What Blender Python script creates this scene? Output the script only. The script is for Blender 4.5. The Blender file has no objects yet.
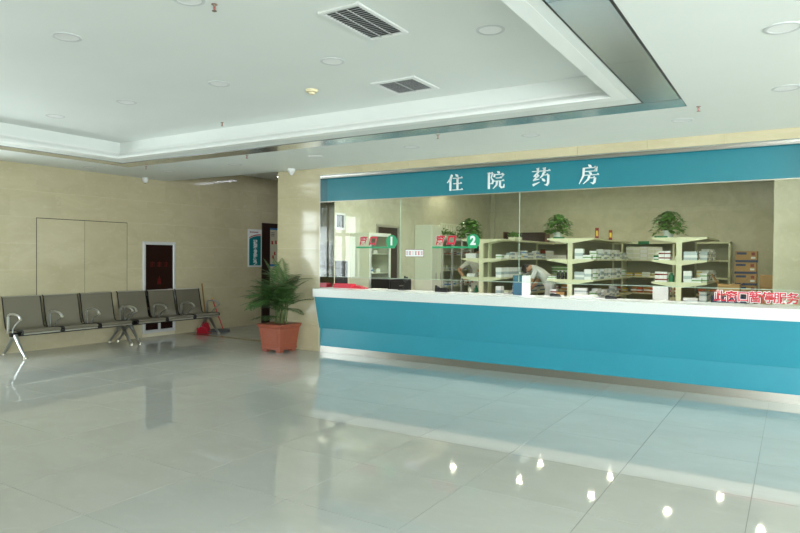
import bpy, bmesh, math, random
from mathutils import Vector, Matrix
random.seed(7)
S = bpy.context.scene
COL = S.collection

# ------------------------------------------------------------------ camera
CAM_H = 1.4814
F_PX, YAW, PITCH, ROLL = 632.43, -0.5583, -0.0150, 0.0085
fw = Vector((math.sin(YAW)*math.cos(PITCH), math.cos(YAW)*math.cos(PITCH), math.sin(PITCH)))
r0 = Vector((math.cos(YAW), -math.sin(YAW), 0)); u0 = r0.cross(fw)
rt = math.cos(ROLL)*r0 + math.sin(ROLL)*u0
up = -math.sin(ROLL)*r0 + math.cos(ROLL)*u0
cam = bpy.data.cameras.new('camera'); cam.sensor_width = 36; cam.lens = F_PX*36/800; cam.clip_end = 200
camo = bpy.data.objects.new('camera', cam); COL.objects.link(camo)
camo.matrix_world = Matrix(((rt.x, up.x, -fw.x, 0), (rt.y, up.y, -fw.y, 0), (rt.z, up.z, -fw.z, CAM_H), (0, 0, 0, 1)))
S.camera = camo

# ------------------------------------------------------------------ world, large lights, exposure
S.view_settings.view_transform = 'Standard'; S.view_settings.look = 'None'
S.view_settings.gamma = 1; S.view_settings.use_curve_mapping = False
S.view_settings.exposure = 0.56
W = bpy.data.worlds.new('World'); S.world = W; W.use_nodes = True
W.node_tree.nodes['Background'].inputs[0].default_value = (0.80, 0.90, 1.0, 1)
W.node_tree.nodes['Background'].inputs[1].default_value = 1.0
def area(name, loc, rot, sx, sy, power, color):
    l = bpy.data.lights.new(name, 'AREA'); l.shape = 'RECTANGLE'; l.size = sx; l.size_y = sy
    l.energy = power; l.color = color
    o = bpy.data.objects.new(name, l); COL.objects.link(o); o.location = loc; o.rotation_euler = rot
    return o
H90 = math.pi/2
# daylight just outside the glazing: the entrance in the left wall, the window band in the right wall
area('daylight_entrance', (-10.02, 2.9, 1.32), (0, -H90, 0), 2.45, 1.9, 105, (0.90, 0.97, 1.0))
for yy, pw in ((-1.6, 165), (1.9, 150), (5.4, 85)):
    area('daylight_window', (5.12, yy, 1.6), (0, H90, 0), 2.1, 3.0, pw, (0.92, 0.965, 1.0))
for xx in (1.9, 4.0):
    area('daylight_rear_window', (xx, -4.12, 1.6), (H90, 0, 0), 1.7, 2.1, 215, (0.92, 0.965, 1.0))

# ------------------------------------------------------------------ helpers
def mesh_obj(name, verts, faces, mat=None, parent=None, smooth=False):
    me = bpy.data.meshes.new(name); me.from_pydata([tuple(v) for v in verts], [], faces); me.update()
    return link(name, me, mat, parent, smooth)
def link(name, me, mat=None, parent=None, smooth=False):
    if mat is not None and len(me.materials) == 0: me.materials.append(mat)
    if smooth:
        for p in me.polygons: p.use_smooth = True
    o = bpy.data.objects.new(name, me); COL.objects.link(o)
    if parent is not None: o.parent = parent
    return o
def tag(o, label, cat=None, group=None):
    o['label'] = label
    if cat: o['category'] = cat
    if group: o['group'] = group
    return o
def struct(o): o['kind'] = 'structure'; return o
def thing(name, label, cat, loc=(0, 0, 0), rz=0, group=None):
    o = bpy.data.objects.new(name, None); COL.objects.link(o); o.empty_display_size = .1
    o.location = loc; o.rotation_euler = (0, 0, rz)
    return tag(o, label, cat, group)
def dup(root, loc, rz=None, label=None):
    r = root.copy(); COL.objects.link(r); r.location = loc
    if rz is not None: r.rotation_euler = (0, 0, rz)
    if label: r['label'] = label
    for ch in list(root.children):
        c = ch.copy(); COL.objects.link(c); c.parent = r
        for g in list(ch.children):
            d = g.copy(); COL.objects.link(d); d.parent = c
    return r
class MB:
    def __init__(s): s.v = []; s.f = []
    def add(s, vs, fs):
        b = len(s.v); s.v += [Vector(v) for v in vs]; s.f += [[i+b for i in f] for f in fs]; return s
    def box(s, x0, x1, y0, y1, z0, z1):
        return s.add([(x0,y0,z0),(x1,y0,z0),(x1,y1,z0),(x0,y1,z0),(x0,y0,z1),(x1,y0,z1),(x1,y1,z1),(x0,y1,z1)],
                     [(0,3,2,1),(4,5,6,7),(0,1,5,4),(1,2,6,5),(2,3,7,6),(3,0,4,7)])
    def prism(s, poly, axis, a, b):
        # poly: 2-D outline in the two other axes (cyclic order), extruded from a to b along axis
        def P(p, t):
            return (t, p[0], p[1]) if axis == 0 else ((p[0], t, p[1]) if axis == 1 else (p[0], p[1], t))
        n = len(poly); vs = [P(p, a) for p in poly] + [P(p, b) for p in poly]
        fs = [tuple(range(n)), tuple(range(2*n-1, n-1, -1))] + [(i, n+i, n+(i+1) % n, (i+1) % n) for i in range(n)]
        return s.add(vs, fs)
    def tube(s, pts, r, n=8, cap=True):
        pts = [Vector(p) for p in pts]; rs = r if isinstance(r, (list, tuple)) else [r]*len(pts)
        b = len(s.v); ref = None
        for i, p in enumerate(pts):
            d = (pts[min(i+1, len(pts)-1)] - pts[max(i-1, 0)]).normalized()
            if ref is None: ref = Vector((0, 0, 1)) if abs(d.z) < .9 else Vector((1, 0, 0))
            a = d.cross(ref)
            if a.length < 1e-4: a = d.cross(Vector((1, 0, 0)))
            a.normalize(); c = a.cross(d).normalized(); ref = c
            for k in range(n):
                t = 2*math.pi*k/n; s.v.append(p + rs[i]*(math.cos(t)*a + math.sin(t)*c))
        for i in range(len(pts)-1):
            for k in range(n):
                s.f.append([b+i*n+k, b+i*n+(k+1) % n, b+(i+1)*n+(k+1) % n, b+(i+1)*n+k])
        if cap:
            s.f.append([b+k for k in range(n)][::-1]); s.f.append([b+(len(pts)-1)*n+k for k in range(n)])
        return s
    def lathe(s, prof, n=20, c=(0, 0, 0)):
        b = len(s.v)
        for r, z in prof:
            for k in range(n):
                t = 2*math.pi*k/n; s.v.append(Vector((c[0]+r*math.cos(t), c[1]+r*math.sin(t), c[2]+z)))
        for i in range(len(prof)-1):
            for k in range(n):
                s.f.append([b+i*n+k, b+i*n+(k+1) % n, b+(i+1)*n+(k+1) % n, b+(i+1)*n+k])
        if prof[0][0] > 1e-6: s.f.append([b+k for k in range(n)][::-1])
        if prof[-1][0] > 1e-6: s.f.append([b+(len(prof)-1)*n+k for k in range(n)])
        return s
    def build(s, name, mat, parent=None, smooth=False, bevel=0, seg=1):
        me = bpy.data.meshes.new(name)
        bm = bmesh.new(); vs = [bm.verts.new(v) for v in s.v]
        for f in s.f:
            try: bm.faces.new([vs[i] for i in f])
            except ValueError: pass
        bmesh.ops.recalc_face_normals(bm, faces=bm.faces)
        if bevel:
            bmesh.ops.bevel(bm, geom=[e for e in bm.edges if len(e.link_faces) == 2 and e.calc_face_angle(0) > .6],
                            offset=bevel, segments=seg, affect='EDGES', profile=.6)
        bm.to_mesh(me); bm.free()
        o = link(name, me, mat, parent, False)
        if smooth:
            for p in me.polygons: p.use_smooth = True
            try: me.set_sharp_from_angle(angle=math.radians(40))
            except Exception: pass
        return o
def box(name, x0, x1, y0, y1, z0, z1, mat, parent=None, bevel=0, seg=1):
    return MB().box(x0, x1, y0, y1, z0, z1).build(name, mat, parent, bevel=bevel, seg=seg)
_slab = {}
def slab(name, c, d, mat, parent, bevel=0.0):
    # a box piece whose mesh is shared between pieces of one size
    key = (name, mat.name, round(d[0], 3), round(d[1], 3), round(d[2], 3), bevel)
    if key not in _slab:
        o = MB().box(-d[0]/2, d[0]/2, -d[1]/2, d[1]/2, -d[2]/2, d[2]/2).build(name, mat, parent, bevel=bevel); _slab[key] = o.data
    else:
        o = link(name, _slab[key], None, parent)
    o.location = c
    return o

# ------------------------------------------------------------------ materials
def srgb(r, g, b):
    f = lambda c: (c/255/12.92 if c/255 <= .04045 else ((c/255+.055)/1.055)**2.4)
    return (f(r), f(g), f(b), 1)
def mat(name, col, rough=.5, metal=0, spec=.5, vary=0, vscale=4, bump=0, bscale=30, emit=0, rnd=0, trans=0, detail=4, coat=0, sheen=0):
    m = bpy.data.materials.new(name); m.use_nodes = True; nt = m.node_tree; N = nt.nodes; L = nt.links
    b = N['Principled BSDF']
    b.inputs['Base Color'].default_value = col; b.inputs['Roughness'].default_value = rough
    b.inputs['Metallic'].default_value = metal; b.inputs['Specular IOR Level'].default_value = spec
    b.inputs['Coat Weight'].default_value = coat
    if emit:
        b.inputs['Emission Color'].default_value = col; b.inputs['Emission Strength'].default_value = emit
    geo = N.new('ShaderNodeNewGeometry')
    out = None
    if vary or rnd:
        hsv = N.new('ShaderNodeHueSaturation'); hsv.inputs['Color'].default_value = col
        val = None
        if vary:
            no = N.new('ShaderNodeTexNoise'); no.inputs['Scale'].default_value = vscale; no.inputs['Detail'].default_value = detail
            L.new(geo.outputs['Position'], no.inputs['Vector'])
            mr = N.new('ShaderNodeMapRange'); mr.inputs['From Min'].default_value = .3; mr.inputs['From Max'].default_value = .7
            mr.inputs['To Min'].default_value = 1-vary; mr.inputs['To Max'].default_value = 1+vary
            L.new(no.outputs['Fac'], mr.inputs['Value']); val = mr.outputs['Result']
        if rnd:
            oi = N.new('ShaderNodeObjectInfo'); mr2 = N.new('ShaderNodeMapRange')
            mr2.inputs['To Min'].default_value = 1-rnd; mr2.inputs['To Max'].default_value = 1+rnd
            L.new(oi.outputs['Random'], mr2.inputs['Value'])
            if val is None: val = mr2.outputs['Result']
            else:
                mu = N.new('ShaderNodeMath'); mu.operation = 'MULTIPLY'; L.new(val, mu.inputs[0]); L.new(mr2.outputs['Result'], mu.inputs[1]); val = mu.outputs[0]
        L.new(val, hsv.inputs['Value']); L.new(hsv.outputs['Color'], b.inputs['Base Color'])
    if bump:
        no2 = N.new('ShaderNodeTexNoise'); no2.inputs['Scale'].default_value = bscale; no2.inputs['Detail'].default_value = 3
        L.new(geo.outputs['Position'], no2.inputs['Vector'])
        bp = N.new('ShaderNodeBump'); bp.inputs['Strength'].default_value = bump; bp.inputs['Distance'].default_value = .01
        L.new(no2.outputs['Fac'], bp.inputs['Height']); L.new(bp.outputs['Normal'], b.inputs['Normal'])
    return m
def marble(name, base, vein, dark, rough=.12, scale=1.6, rnd=.03, spec=.5, stretch=(1, 1, 2.2), amount=.5):
    m = bpy.data.materials.new(name); m.use_nodes = True; nt = m.node_tree; N = nt.nodes; L = nt.links
    b = N['Principled BSDF']; b.inputs['Roughness'].default_value = rough; b.inputs['Specular IOR Level'].default_value = spec
    geo = N.new('ShaderNodeNewGeometry'); oi = N.new('ShaderNodeObjectInfo')
    mp = N.new('ShaderNodeMapping'); mp.inputs['Scale'].default_value = stretch
    ad = N.new('ShaderNodeVectorMath'); ad.operation = 'MULTIPLY_ADD'
    L.new(oi.outputs['Random'], ad.inputs[0]); ad.inputs[1].default_value = (3, 5, 2); L.new(geo.outputs['Position'], ad.inputs[2])
    L.new(ad.outputs[0], mp.inputs['Vector'])
    n1 = N.new('ShaderNodeTexNoise'); n1.inputs['Scale'].default_value = scale; n1.inputs['Detail'].default_value = 8; n1.inputs['Distortion'].default_value = 1.2
    n2 = N.new('ShaderNodeTexNoise'); n2.inputs['Scale'].default_value = scale*6; n2.inputs['Detail'].default_value = 6; n2.inputs['Distortion'].default_value = .8
    L.new(mp.outputs[0], n1.inputs['Vector']); L.new(mp.outputs[0], n2.inputs['Vector'])
    r1 = N.new('ShaderNodeValToRGB'); r1.color_ramp.elements[0].position = .35; r1.color_ramp.elements[0].color = dark
    r1.color_ramp.elements[1].position = .65; r1.color_ramp.elements[1].color = base
    L.new(n1.outputs['Fac'], r1.inputs['Fac'])
    r2 = N.new('ShaderNodeMapRange'); r2.inputs['From Min'].default_value = .55; r2.inputs['From Max'].default_value = .75; r2.inputs['To Max'].default_value = amount
    L.new(n2.outputs['Fac'], r2.inputs['Value'])
    mx = N.new('ShaderNodeMix'); mx.data_type = 'RGBA'; L.new(r2.outputs['Result'], mx.inputs['Factor'])
    L.new(r1.outputs['Color'], mx.inputs[6]); mx.inputs[7].default_value = vein
    hsv = N.new('ShaderNodeHueSaturation'); mr = N.new('ShaderNodeMapRange'); mr.inputs['To Min'].default_value = 1-rnd; mr.inputs['To Max'].default_value = 1+rnd
    L.new(oi.outputs['Random'], mr.inputs['Value']); L.new(mr.outputs['Result'], hsv.inputs['Value']); L.new(mx.outputs[2], hsv.inputs['Color'])
    L.new(hsv.outputs['Color'], b.inputs['Base Color'])
    return m
def glass(name, tint=(.93, .97, .94, 1), ior=1.5, rough=0.0):
    m = bpy.data.materials.new(name); m.use_nodes = True; nt = m.node_tree; N = nt.nodes; L = nt.links
    N.remove(N['Principled BSDF']); o = N['Material Output']
    t = N.new('ShaderNodeBsdfTransparent'); t.inputs[0].default_value = tint
    g = N.new('ShaderNodeBsdfGlossy'); g.inputs['Roughness'].default_value = rough; g.inputs[0].default_value = (1, 1, 1, 1)
    f = N.new('ShaderNodeFresnel'); f.inputs[0].default_value = ior
    ge = N.new('ShaderNodeNewGeometry'); iv = N.new('ShaderNodeMath'); iv.operation = 'SUBTRACT'; iv.inputs[0].default_value = 1
    L.new(ge.outputs['Backfacing'], iv.inputs[1])
    mu = N.new('ShaderNodeMath'); mu.operation = 'MULTIPLY'; L.new(f.outputs[0], mu.inputs[0]); L.new(iv.outputs[0], mu.inputs[1])
    mx = N.new('ShaderNodeMixShader'); L.new(mu.outputs[0], mx.inputs[0]); L.new(t.outputs[0], mx.inputs[1]); L.new(g.outputs[0], mx.inputs[2])
    L.new(mx.outputs[0], o.inputs['Surface'])
    return m
M = {}
M['ceil'] = mat('white_ceiling_paint', srgb(226, 230, 226), .6, vary=.015, vscale=1.2)
M['mold'] = mat('white_gloss_moulding', srgb(238, 240, 237), .4)
M['beige'] = marble('beige_wall_stone', srgb(200, 190, 158), srgb(208, 199, 172), srgb(192, 182, 149), .07, 1.4, .02, .5)
M['joint'] = mat('cream_joint', srgb(214, 207, 180), .7)
M['dark_joint'] = mat('dark_gap', srgb(70, 66, 56), .7)
M['tile'] = marble('polished_floor_tile', srgb(187, 188, 182), srgb(194, 195, 190), srgb(182, 183, 176), .04, 1.2, .012, .62, (1, 1.6, 1), .35)
M['grout'] = mat('grey_grout', srgb(120, 120, 110), .6)
M['steel'] = mat('brushed_stainless', srgb(180, 177, 170), .3, 1, bump=.05, bscale=60)
M['mirror'] = mat('polished_stainless', srgb(205, 208, 208), .06, 1, bump=.08, bscale=5)
M['strip'] = mat('mirror_metal_strip', srgb(226, 230, 234), .24, 1, bump=.10, bscale=5)
M['chrome'] = mat('chrome', srgb(205, 207, 208), .3, 1)
M['teal'] = mat('teal_sign_panel', srgb(40, 126, 140), .3, vary=.02, vscale=2)
M['blue'] = mat('turquoise_laminate', srgb(48, 144, 164), .32, vary=.02, vscale=2)
M['stone'] = mat('white_speckled_stone', srgb(222, 226, 222), .25, vary=.10, vscale=90, detail=2)
M['letter'] = mat('white_letter', srgb(240, 243, 243), .4)
M['glass'] = glass('clear_glass')
M['winglass'] = glass('window_glass', (.97, .99, .98, 1))
M['glass_edge'] = mat('glass_edge', srgb(186, 208, 190), .2)
M['alu'] = mat('white_aluminium', srgb(214, 216, 214), .3, .2)
M['black'] = mat('black_plastic', srgb(24, 24, 26), .4)
M['dkwood'] = mat('dark_brown_wood', srgb(48, 30, 26), .4, vary=.15, vscale=6)
M['white'] = mat('white_plastic', srgb(228, 230, 228), .4)
M['lens'] = mat('lamp_lens', srgb(255, 246, 226), .4, emit=70)
M['tube'] = mat('added_fill_panel', srgb(250, 250, 248), .4, emit=33)  # glow of the fill panels added on the pharmacy ceiling
M['tube2'] = mat('corridor_lamp_panel', srgb(235, 240, 255), .4, emit=9)
M['ring'] = mat('satin_trim_ring', srgb(206, 209, 209), .35)
M['refl'] = mat('lamp_reflector', srgb(235, 236, 235), .4)
M['seat'] = mat('brown_grey_metal_mesh', srgb(130, 124, 108), .42, .35, vary=.10, vscale=260, detail=1)
M['beam'] = mat('black_steel', srgb(40, 40, 40), .4, .5)
M['edge'] = mat('pale_metal_edge', srgb(190, 186, 172), .3, .6)
M['terra'] = mat('terracotta_plastic', srgb(152, 80, 58), .42, vary=.05, vscale=8)
M['soil'] = mat('soil', srgb(60, 46, 34), .9, vary=.3, vscale=60)
M['frond'] = mat('palm_leaf', srgb(70, 104, 52), .4, rnd=.4, vary=.2, vscale=14)
M['stem'] = mat('palm_stem', srgb(84, 96, 52), .6)
M['ivy'] = mat('pothos_leaf', srgb(78, 128, 50), .4, vary=.35, vscale=25)
M['pharm'] = marble('pharmacy_wall_stone', srgb(202, 199, 176), srgb(216, 213, 194), srgb(190, 187, 162), .3, 2.2, .02, .4, (1, 1, 1), .5)
M['pfloor'] = mat('pharmacy_floor', srgb(170, 168, 155), .3)
M['shelf'] = mat('cream_shelf_metal', srgb(214, 214, 180), .4)
M['panel'] = mat('cream_shelf_back', srgb(150, 150, 124), .5)
M['green'] = mat('green_decal', srgb(38, 160, 108), .4)
M['red'] = mat('red_decal', srgb(206, 32, 58), .4)
M['pinkred'] = mat('pink_red_plastic', srgb(208, 44, 66), .35)
M['redpole'] = mat('red_paint', srgb(186, 36, 34), .35)
M['wood'] = mat('bamboo_pole', srgb(150, 116, 66), .5)
M['grey'] = mat('grey_fibre', srgb(84, 86, 86), .8)
M['carton'] = mat('brown_cardboard', srgb(176, 136, 84), .7, vary=.05, vscale=12)
M['navy'] = mat('navy_print', srgb(34, 54, 92), .5)
M['maroon'] = mat('maroon_glass', srgb(36, 14, 12), .12)
M['dimred'] = mat('dull_red_print', srgb(130, 24, 26), .4)
M['faintred'] = mat('faint_red_print', srgb(92, 16, 16), .3)
M['skin'] = mat('skin', srgb(196, 146, 112), .5)
M['hair'] = mat('black_hair', srgb(22, 20, 20), .5)
M['scrub'] = mat('white_patterned_scrub', srgb(234, 231, 221), .8, vary=.12, vscale=45, detail=1)
M['coat'] = mat('white_coat', srgb(226, 228, 226), .8)
M['signteal'] = mat('sign_teal', srgb(14, 122, 128), .3)
M['paper'] = mat('white_paper', srgb(226, 228, 226), .6)
M['cream'] = mat('cream_paint', srgb(216, 218, 198), .4)
M['lblue'] = mat('light_blue_print', srgb(70, 130, 190), .5)
M['folder'] = mat('blue_folder', srgb(10, 92, 122), .35)
M['yellow'] = mat('yellow_print', srgb(222, 190, 70), .5)
M['orange'] = mat('orange_print', srgb(204, 98, 54), .5)
M['gbox'] = mat('green_print', srgb(112, 160, 96), .5)
M['dgreen'] = mat('bottle_green', srgb(22, 110, 70), .3)
M['clearbox'] = mat('pale_blue_grey_plastic', srgb(176, 190, 192), .25)
M['brown'] = mat('brown_bottle', srgb(92, 52, 36), .3)
M['smoke'] = mat('cream_plastic', srgb(226, 214, 176), .5)
M['tan'] = mat('tan_stone_strip', srgb(140, 116, 78), .15)
M['brass'] = mat('brass', srgb(150, 130, 118), .35, .6)

# ------------------------------------------------------------------ main dimensions
XL, YF, ZS, ZU = -9.87, 7.667, 2.845, 3.09      # left wall, front (counter) wall, soffit, upper ceiling
XR, YB = 5.0, -4.0                              # right wall, rear wall (out of view)
PX0, PX1 = -7.14, -6.262                        # pillar beside the counter
CX1 = 0.12                                      # right end of the counter opening
ZC = 3.17                                       # corridor ceiling
YS = 7.857                                      # sign and glass plane

# ------------------------------------------------------------------ floor
fl = struct(box('floor', XL-.1, XR, YB, 14.2, -.06, -.004, M['grout'])); fl['label'] = 'polished pale grey floor tiles'
T, G = .8, .0035
ox = -2.6083 - .8*10; oy = 2.0861 - .8*8
for i in range(0, 20):
    for j in range(0, 26):
        x0, x1 = max(ox+T*i, XL), min(ox+T*(i+1), XR); y0, y1 = max(oy+T*j, YB), oy+T*(j+1)
        if x1-x0 < .05 or y1-y0 < .05: continue
        if y0 >= YF-.05:
            if y0 > 12.9: continue
            x1 = min(x1, PX0)
            if x1-x0 < .05: continue
        elif y1 > YF+.3 and x0 >= PX0: y1 = YF+.3
        slab('floor_tile', ((x0+x1)/2, (y0+y1)/2, -.004), (x1-x0-G, y1-y0-G, .008), M['tile'], fl)
box('threshold_strip', XL+.01, PX0-.01, 7.98, 8.10, 0, .0015, M['tan'], fl)

# ------------------------------------------------------------------ left wall with slabs, panel doors, glazed entrance
wl = struct(box('wall_left', XL-.12, XL-.0012, 3.95, 14.2, 0, 3.3, M['joint'])); wl['label'] = 'beige polished stone slab wall'
rows = [0, .44, .84, 1.24, 1.64, 2.04, 2.44, 2.845, 3.17]
for k in range(len(rows)-1):
    z0, z1 = rows[k], rows[k+1]
    off = 5.27 if (len(rows)-1-k) % 2 == 0 else 4.88
    ys = [off + .78*n for n in range(-2, 12)]
    for a, b in zip(ys[:-1], ys[1:]):
        segs = [(max(a, 3.95), min(b, 12.6))]
        holes = []
        if z1 <= 2.05 and z0 > .3: holes.append((5.27, 6.83))
        if z0 < 1.72: holes.append((7.13, 7.83))
        if z0 < 2.2: holes.append((10.10, 11.05))
        for h0, h1 in holes:
            ns = []
            for s0, s1 in segs:
                if s1 <= h0 or s0 >= h1: ns.append((s0, s1)); continue
                if s0 < h0: ns.append((s0, h0))
                if s1 > h1: ns.append((h1, s1))
            segs = ns
        if k == len(rows)-2: segs = [(max(s0, YF), s1) for s0, s1 in segs]
        for s0, s1 in segs:
            if s1-s0 > .02:
                zz1 = z1
                slab('wall_slab', (XL-.0035, (s0+s1)/2, (z0+zz1)/2), (.008, s1-s0-.0025, zz1-z0-.0025), M['beige'], wl)
box('wall_slab', XL-.008, XL+.0005, 7.13, 7.83, 1.725, 2.038, M['beige'], wl)
box('wall_slab', XL-.008, XL+.0005, 10.1, 11.05, 2.203, 2.438, M['beige'], wl)
# hidden access doors clad in the same stone
acc = thing('access_panel', 'stone faced double access panel set flush in beige wall above the benches', 'wall panel', (XL, 5.27, .44))
box('panel_frame', -.012, -.0008, 0, 1.56, 0, 1.6, M['dark_joint'], acc)
box('door_leaf', -.003, .003, .010, .776, .004, 1.588, M['beige'], acc)
box('door_leaf', -.003, .003, .782, 1.550, .004, 1.588, M['beige'], acc)
# glazed entrance (out of frame on the left, seen in reflections)
w1 = struct(box('window_1', XL-.1, XL, 3.87, 3.95, 0, 2.845, M['alu'])); w1['label'] = 'glazed entrance in left wall'
for yy in (1.9, 2.6, 3.25):
    box('mullion', XL-.08, XL-.02, yy-.04, yy+.04, 0, 2.6, M['alu'], w1)
for zz in (.04, 2.05, 2.6):
    box('transom', XL-.08, XL-.02, 1.9, 3.87, zz-.04, zz+.04, M['alu'], w1)
for a, b in ((1.9, 2.6), (2.6, 3.25), (3.25, 3.87)):
    box('pane', XL-.055, XL-.045, a+.04, b-.04, .08, 2.01, M['winglass'], w1)
    box('pane', XL-.055, XL-.045, a+.04, b-.04, 2.09, 2.56, M['winglass'], w1)
box('lintel', XL-.12, XL, 1.86, 3.95, 2.64, 3.3, M['beige'], w1)
wl2 = struct(box('wall_left_rear', XL-.12, XL, YB, 1.86, 0, 3.3, M['beige']))

# ------------------------------------------------------------------ right and rear walls (out of view) with daylight windows
wr = struct(box('wall_right', XR, XR+.12, YB, YF+1, 0, .5, M['beige']))
box('upper_band', XR, XR+.12, YB, YF+1, 2.7, 3.3, M['beige'], wr)
for n, yy in enumerate((-1.6, 1.9, 5.4)):
    w = struct(box('window_%d' % (n+2), XR, XR+.1, yy-1.58, yy+1.58, .5, .56, M['alu'])); w['label'] = 'tall daylight window in right wall'
    for dy in (-1.55, -.5, .5, 1.55): box('mullion', XR+.02, XR+.08, yy+dy-.03, yy+dy+.03, .56, 2.7, M['alu'], w)
    for dy in (-1.025, 0, 1.025): box('pane', XR+.045, XR+.055, yy+dy-.49, yy+dy+.49, .56, 2.7, M['winglass'], w)
for a, b in ((YB, -3.18), (-.02, .32), (3.48, 3.82), (6.98, YF+1)): box('pier', XR, XR+.12, a, b, .5, 2.7, M['beige'], wr)
wb = struct(box('wall_rear', XL-.12, .9, YB-.12, YB, 0, 3.3, M['beige']))
box('upper_band', .9, XR+.12, YB-.12, YB, 2.7, 3.3, M['beige'], wb); box('lower_band', .9, XR+.12, YB-.12, YB, 0, .5, M['beige'], wb)
w = struct(box('window_5', .95, XR, YB-.1, YB, .5, .56, M['alu'])); w['label'] = 'daylight window in rear wall'
for xx in (.98, 2.95, 4.95): box('mullion', xx-.03, xx+.03, YB-.08, YB-.02, .56, 2.7, M['alu'], w)
for a, b in ((1.01, 2.92), (2.98, 4.92)): box('pane', a, b, YB-.055, YB-.045, .56, 2.7, M['winglass'], w)

# ------------------------------------------------------------------ ceiling
RX0, RX1, RY0, RY1 = -8.274, -1.236, -1.604, 5.604           # recess wall
LX0, LX1, LY0, LY1 = -8.17, -1.34, -1.5, 5.50           # moulding lip
UPL = [(x, y) for y in (4.14, 2.68, 1.22, -.24) for x in (-7.34, -6.0, -4.60, -3.26, -1.85)]
SOL = [(-8.65, 6.73), (-7.13, 6.73), (-5.58, 6.73), (-4.05, 6.73), (-2.51, 6.73), (-.96, 6.73), (.57, 6.73), (2.1, 6.73),
       (-.08, 5.88), (-.08, 4.35), (-.08, 2.82), (-9.41, 5.85), (-9.41, 4.3), (-9.41, 2.8), (1.5, 5.2), (3.2, 5.2), (1.5, 3.0), (3.2, 3.0)]
def punched(name, outline_boxes, holes, z0, z1, m, parent=None):
    me_b = MB()
    for b in outline_boxes: me_b.box(b[0], b[1], b[2], b[3], z0, z1)
    obs = []
    for b in outline_boxes:
        o = MB().box(b[0], b[1], b[2], b[3], z0, z1).build(name, m, parent)
        hs = [h for h in holes if b[0] < h[0] < b[1] and b[2] < h[1] < b[3]]
        if hs:
            c = MB()
            for h in hs: c.lathe([(.083, z0-.1), (.083, z0+.13)], 24, (h[0], h[1], 0))
            co = c.build('cutter', m)
            md = o.modifiers.new('holes', 'BOOLEAN'); md.object = co; md.operation = 'DIFFERENCE'; md.solver = 'EXACT'
            dg = bpy.context.evaluated_depsgraph_get(); me = bpy.data.meshes.new_from_object(o.evaluated_get(dg))
            o.modifiers.clear(); o.data = me; bpy.data.objects.remove(co)
        obs.append(o)
    return obs
ce = punched('ceiling', [(LX0, LX1, LY1, YF, )][:0] + [(XL, XR, LY1+.11, YF)], SOL, ZS, ZS+.2, M['ceil'])[0]
struct(ce); ce['label'] = 'white ceiling with raised tray'
for b in ((XL, LX0-.11, YB, LY1+.11), (LX1+.11, XR, YB, LY1+.11), (LX0-.11, LX1+.11, YB, LY0-.11)):
    punched('soffit_panel', [b], SOL, ZS, ZS+.2, M['ceil'], ce)
punched('tray_panel', [(RX0-.1, RX1+.1, RY0-.1, RY1+.1)], UPL, ZU, ZU+.2, M['ceil'], ce)
# tray sides
box('tray_side', RX0-.1, RX0, RY0, RY1, ZS+.1, ZU, M['ceil'], ce); box('tray_side', RX1, RX1+.1, RY0, RY1, ZS+.1, ZU, M['ceil'], ce)
box('tray_side', RX0, RX1, RY1, RY1+.1, ZS+.1, ZU, M['ceil'], ce); box('tray_side', RX0, RX1, RY0-.1, RY0, ZS+.1, ZU, M['ceil'], ce)
# cove moulding: stepped profile in (outward, z)
prof = [(0, ZS-.001), (.0, ZS+.012), (.010, ZS+.018), (.012, ZS+.03), (.03, ZS+.05), (.055, ZS+.068), (.075, ZS+.078), (.08, ZS+.09), (.085, ZS+.105), (.11, ZS+.108), (.11, ZS-.001)]
def ring(o): return [(LX0-o, LY0-o), (LX1+o, LY0-o), (LX1+o, LY1+o), (LX0-o, LY1+o)]
for k in range(4):      # four mitred lengths
    mb = MB(); n = len(prof)
    for o, z in prof:
        c = ring(o); mb.v += [Vector((*c[k], z)), Vector((*c[(k+1) % 4], z))]
    for i in range(n): j = (i+1) % n; mb.f.append([2*i, 2*i+1, 2*j+1, 2*j])
    mb.build('cove_moulding', M['mold'], ce)
# mirror strip set in the soffit, in panels with dark edge gaps
SX0, SX1, SY0, SY1 = -8.83, -.835, -2.1, 6.13; SW = .32
def strip_run(axis, a, b, c0, c1):
    n = max(1, round((b-a)/1.22)); st = (b-a)/n
    for i in range(n):
        if axis == 0: slab('mirror_panel', (a+st*(i+.5), (c0+c1)/2, ZS-.002), (st-.004, c1-c0-.03, .006), M['strip'], ce)
        else: slab('mirror_panel', ((c0+c1)/2, a+st*(i+.5), ZS-.002), (c1-c0-.03, st-.004, .006), M['strip'], ce)
    z0, z1 = ZS-.0035, ZS+.001
    if axis == 0: box('dark_gap', a, b, c0, c1, z0+.002, z1, M['black'], ce)
    else: box('dark_gap', c0, c1, a, b, z0+.002, z1, M['black'], ce)
strip_run(0, SX0, SX1, SY1-SW, SY1); strip_run(0, SX0, SX1, SY0, SY0+SW)
strip_run(1, SY0+SW, SY1-SW, SX0, SX0+SW); strip_run(1, SY0+SW, SY1-SW, SX1-SW, SX1)
# corridor ceiling and end
struct(box('ceiling_corridor', XL, PX0, YF, 14.2, ZC, ZC+.1, M['ceil']))
struct(box('wall_corridor_end', XL, PX0, 14.2, 14.3, 0, 3.3, M['beige']))
struct(box('trim_1', XL, PX0, YF-.02, YF, ZS, ZC+.1, M['ceil']))

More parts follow.
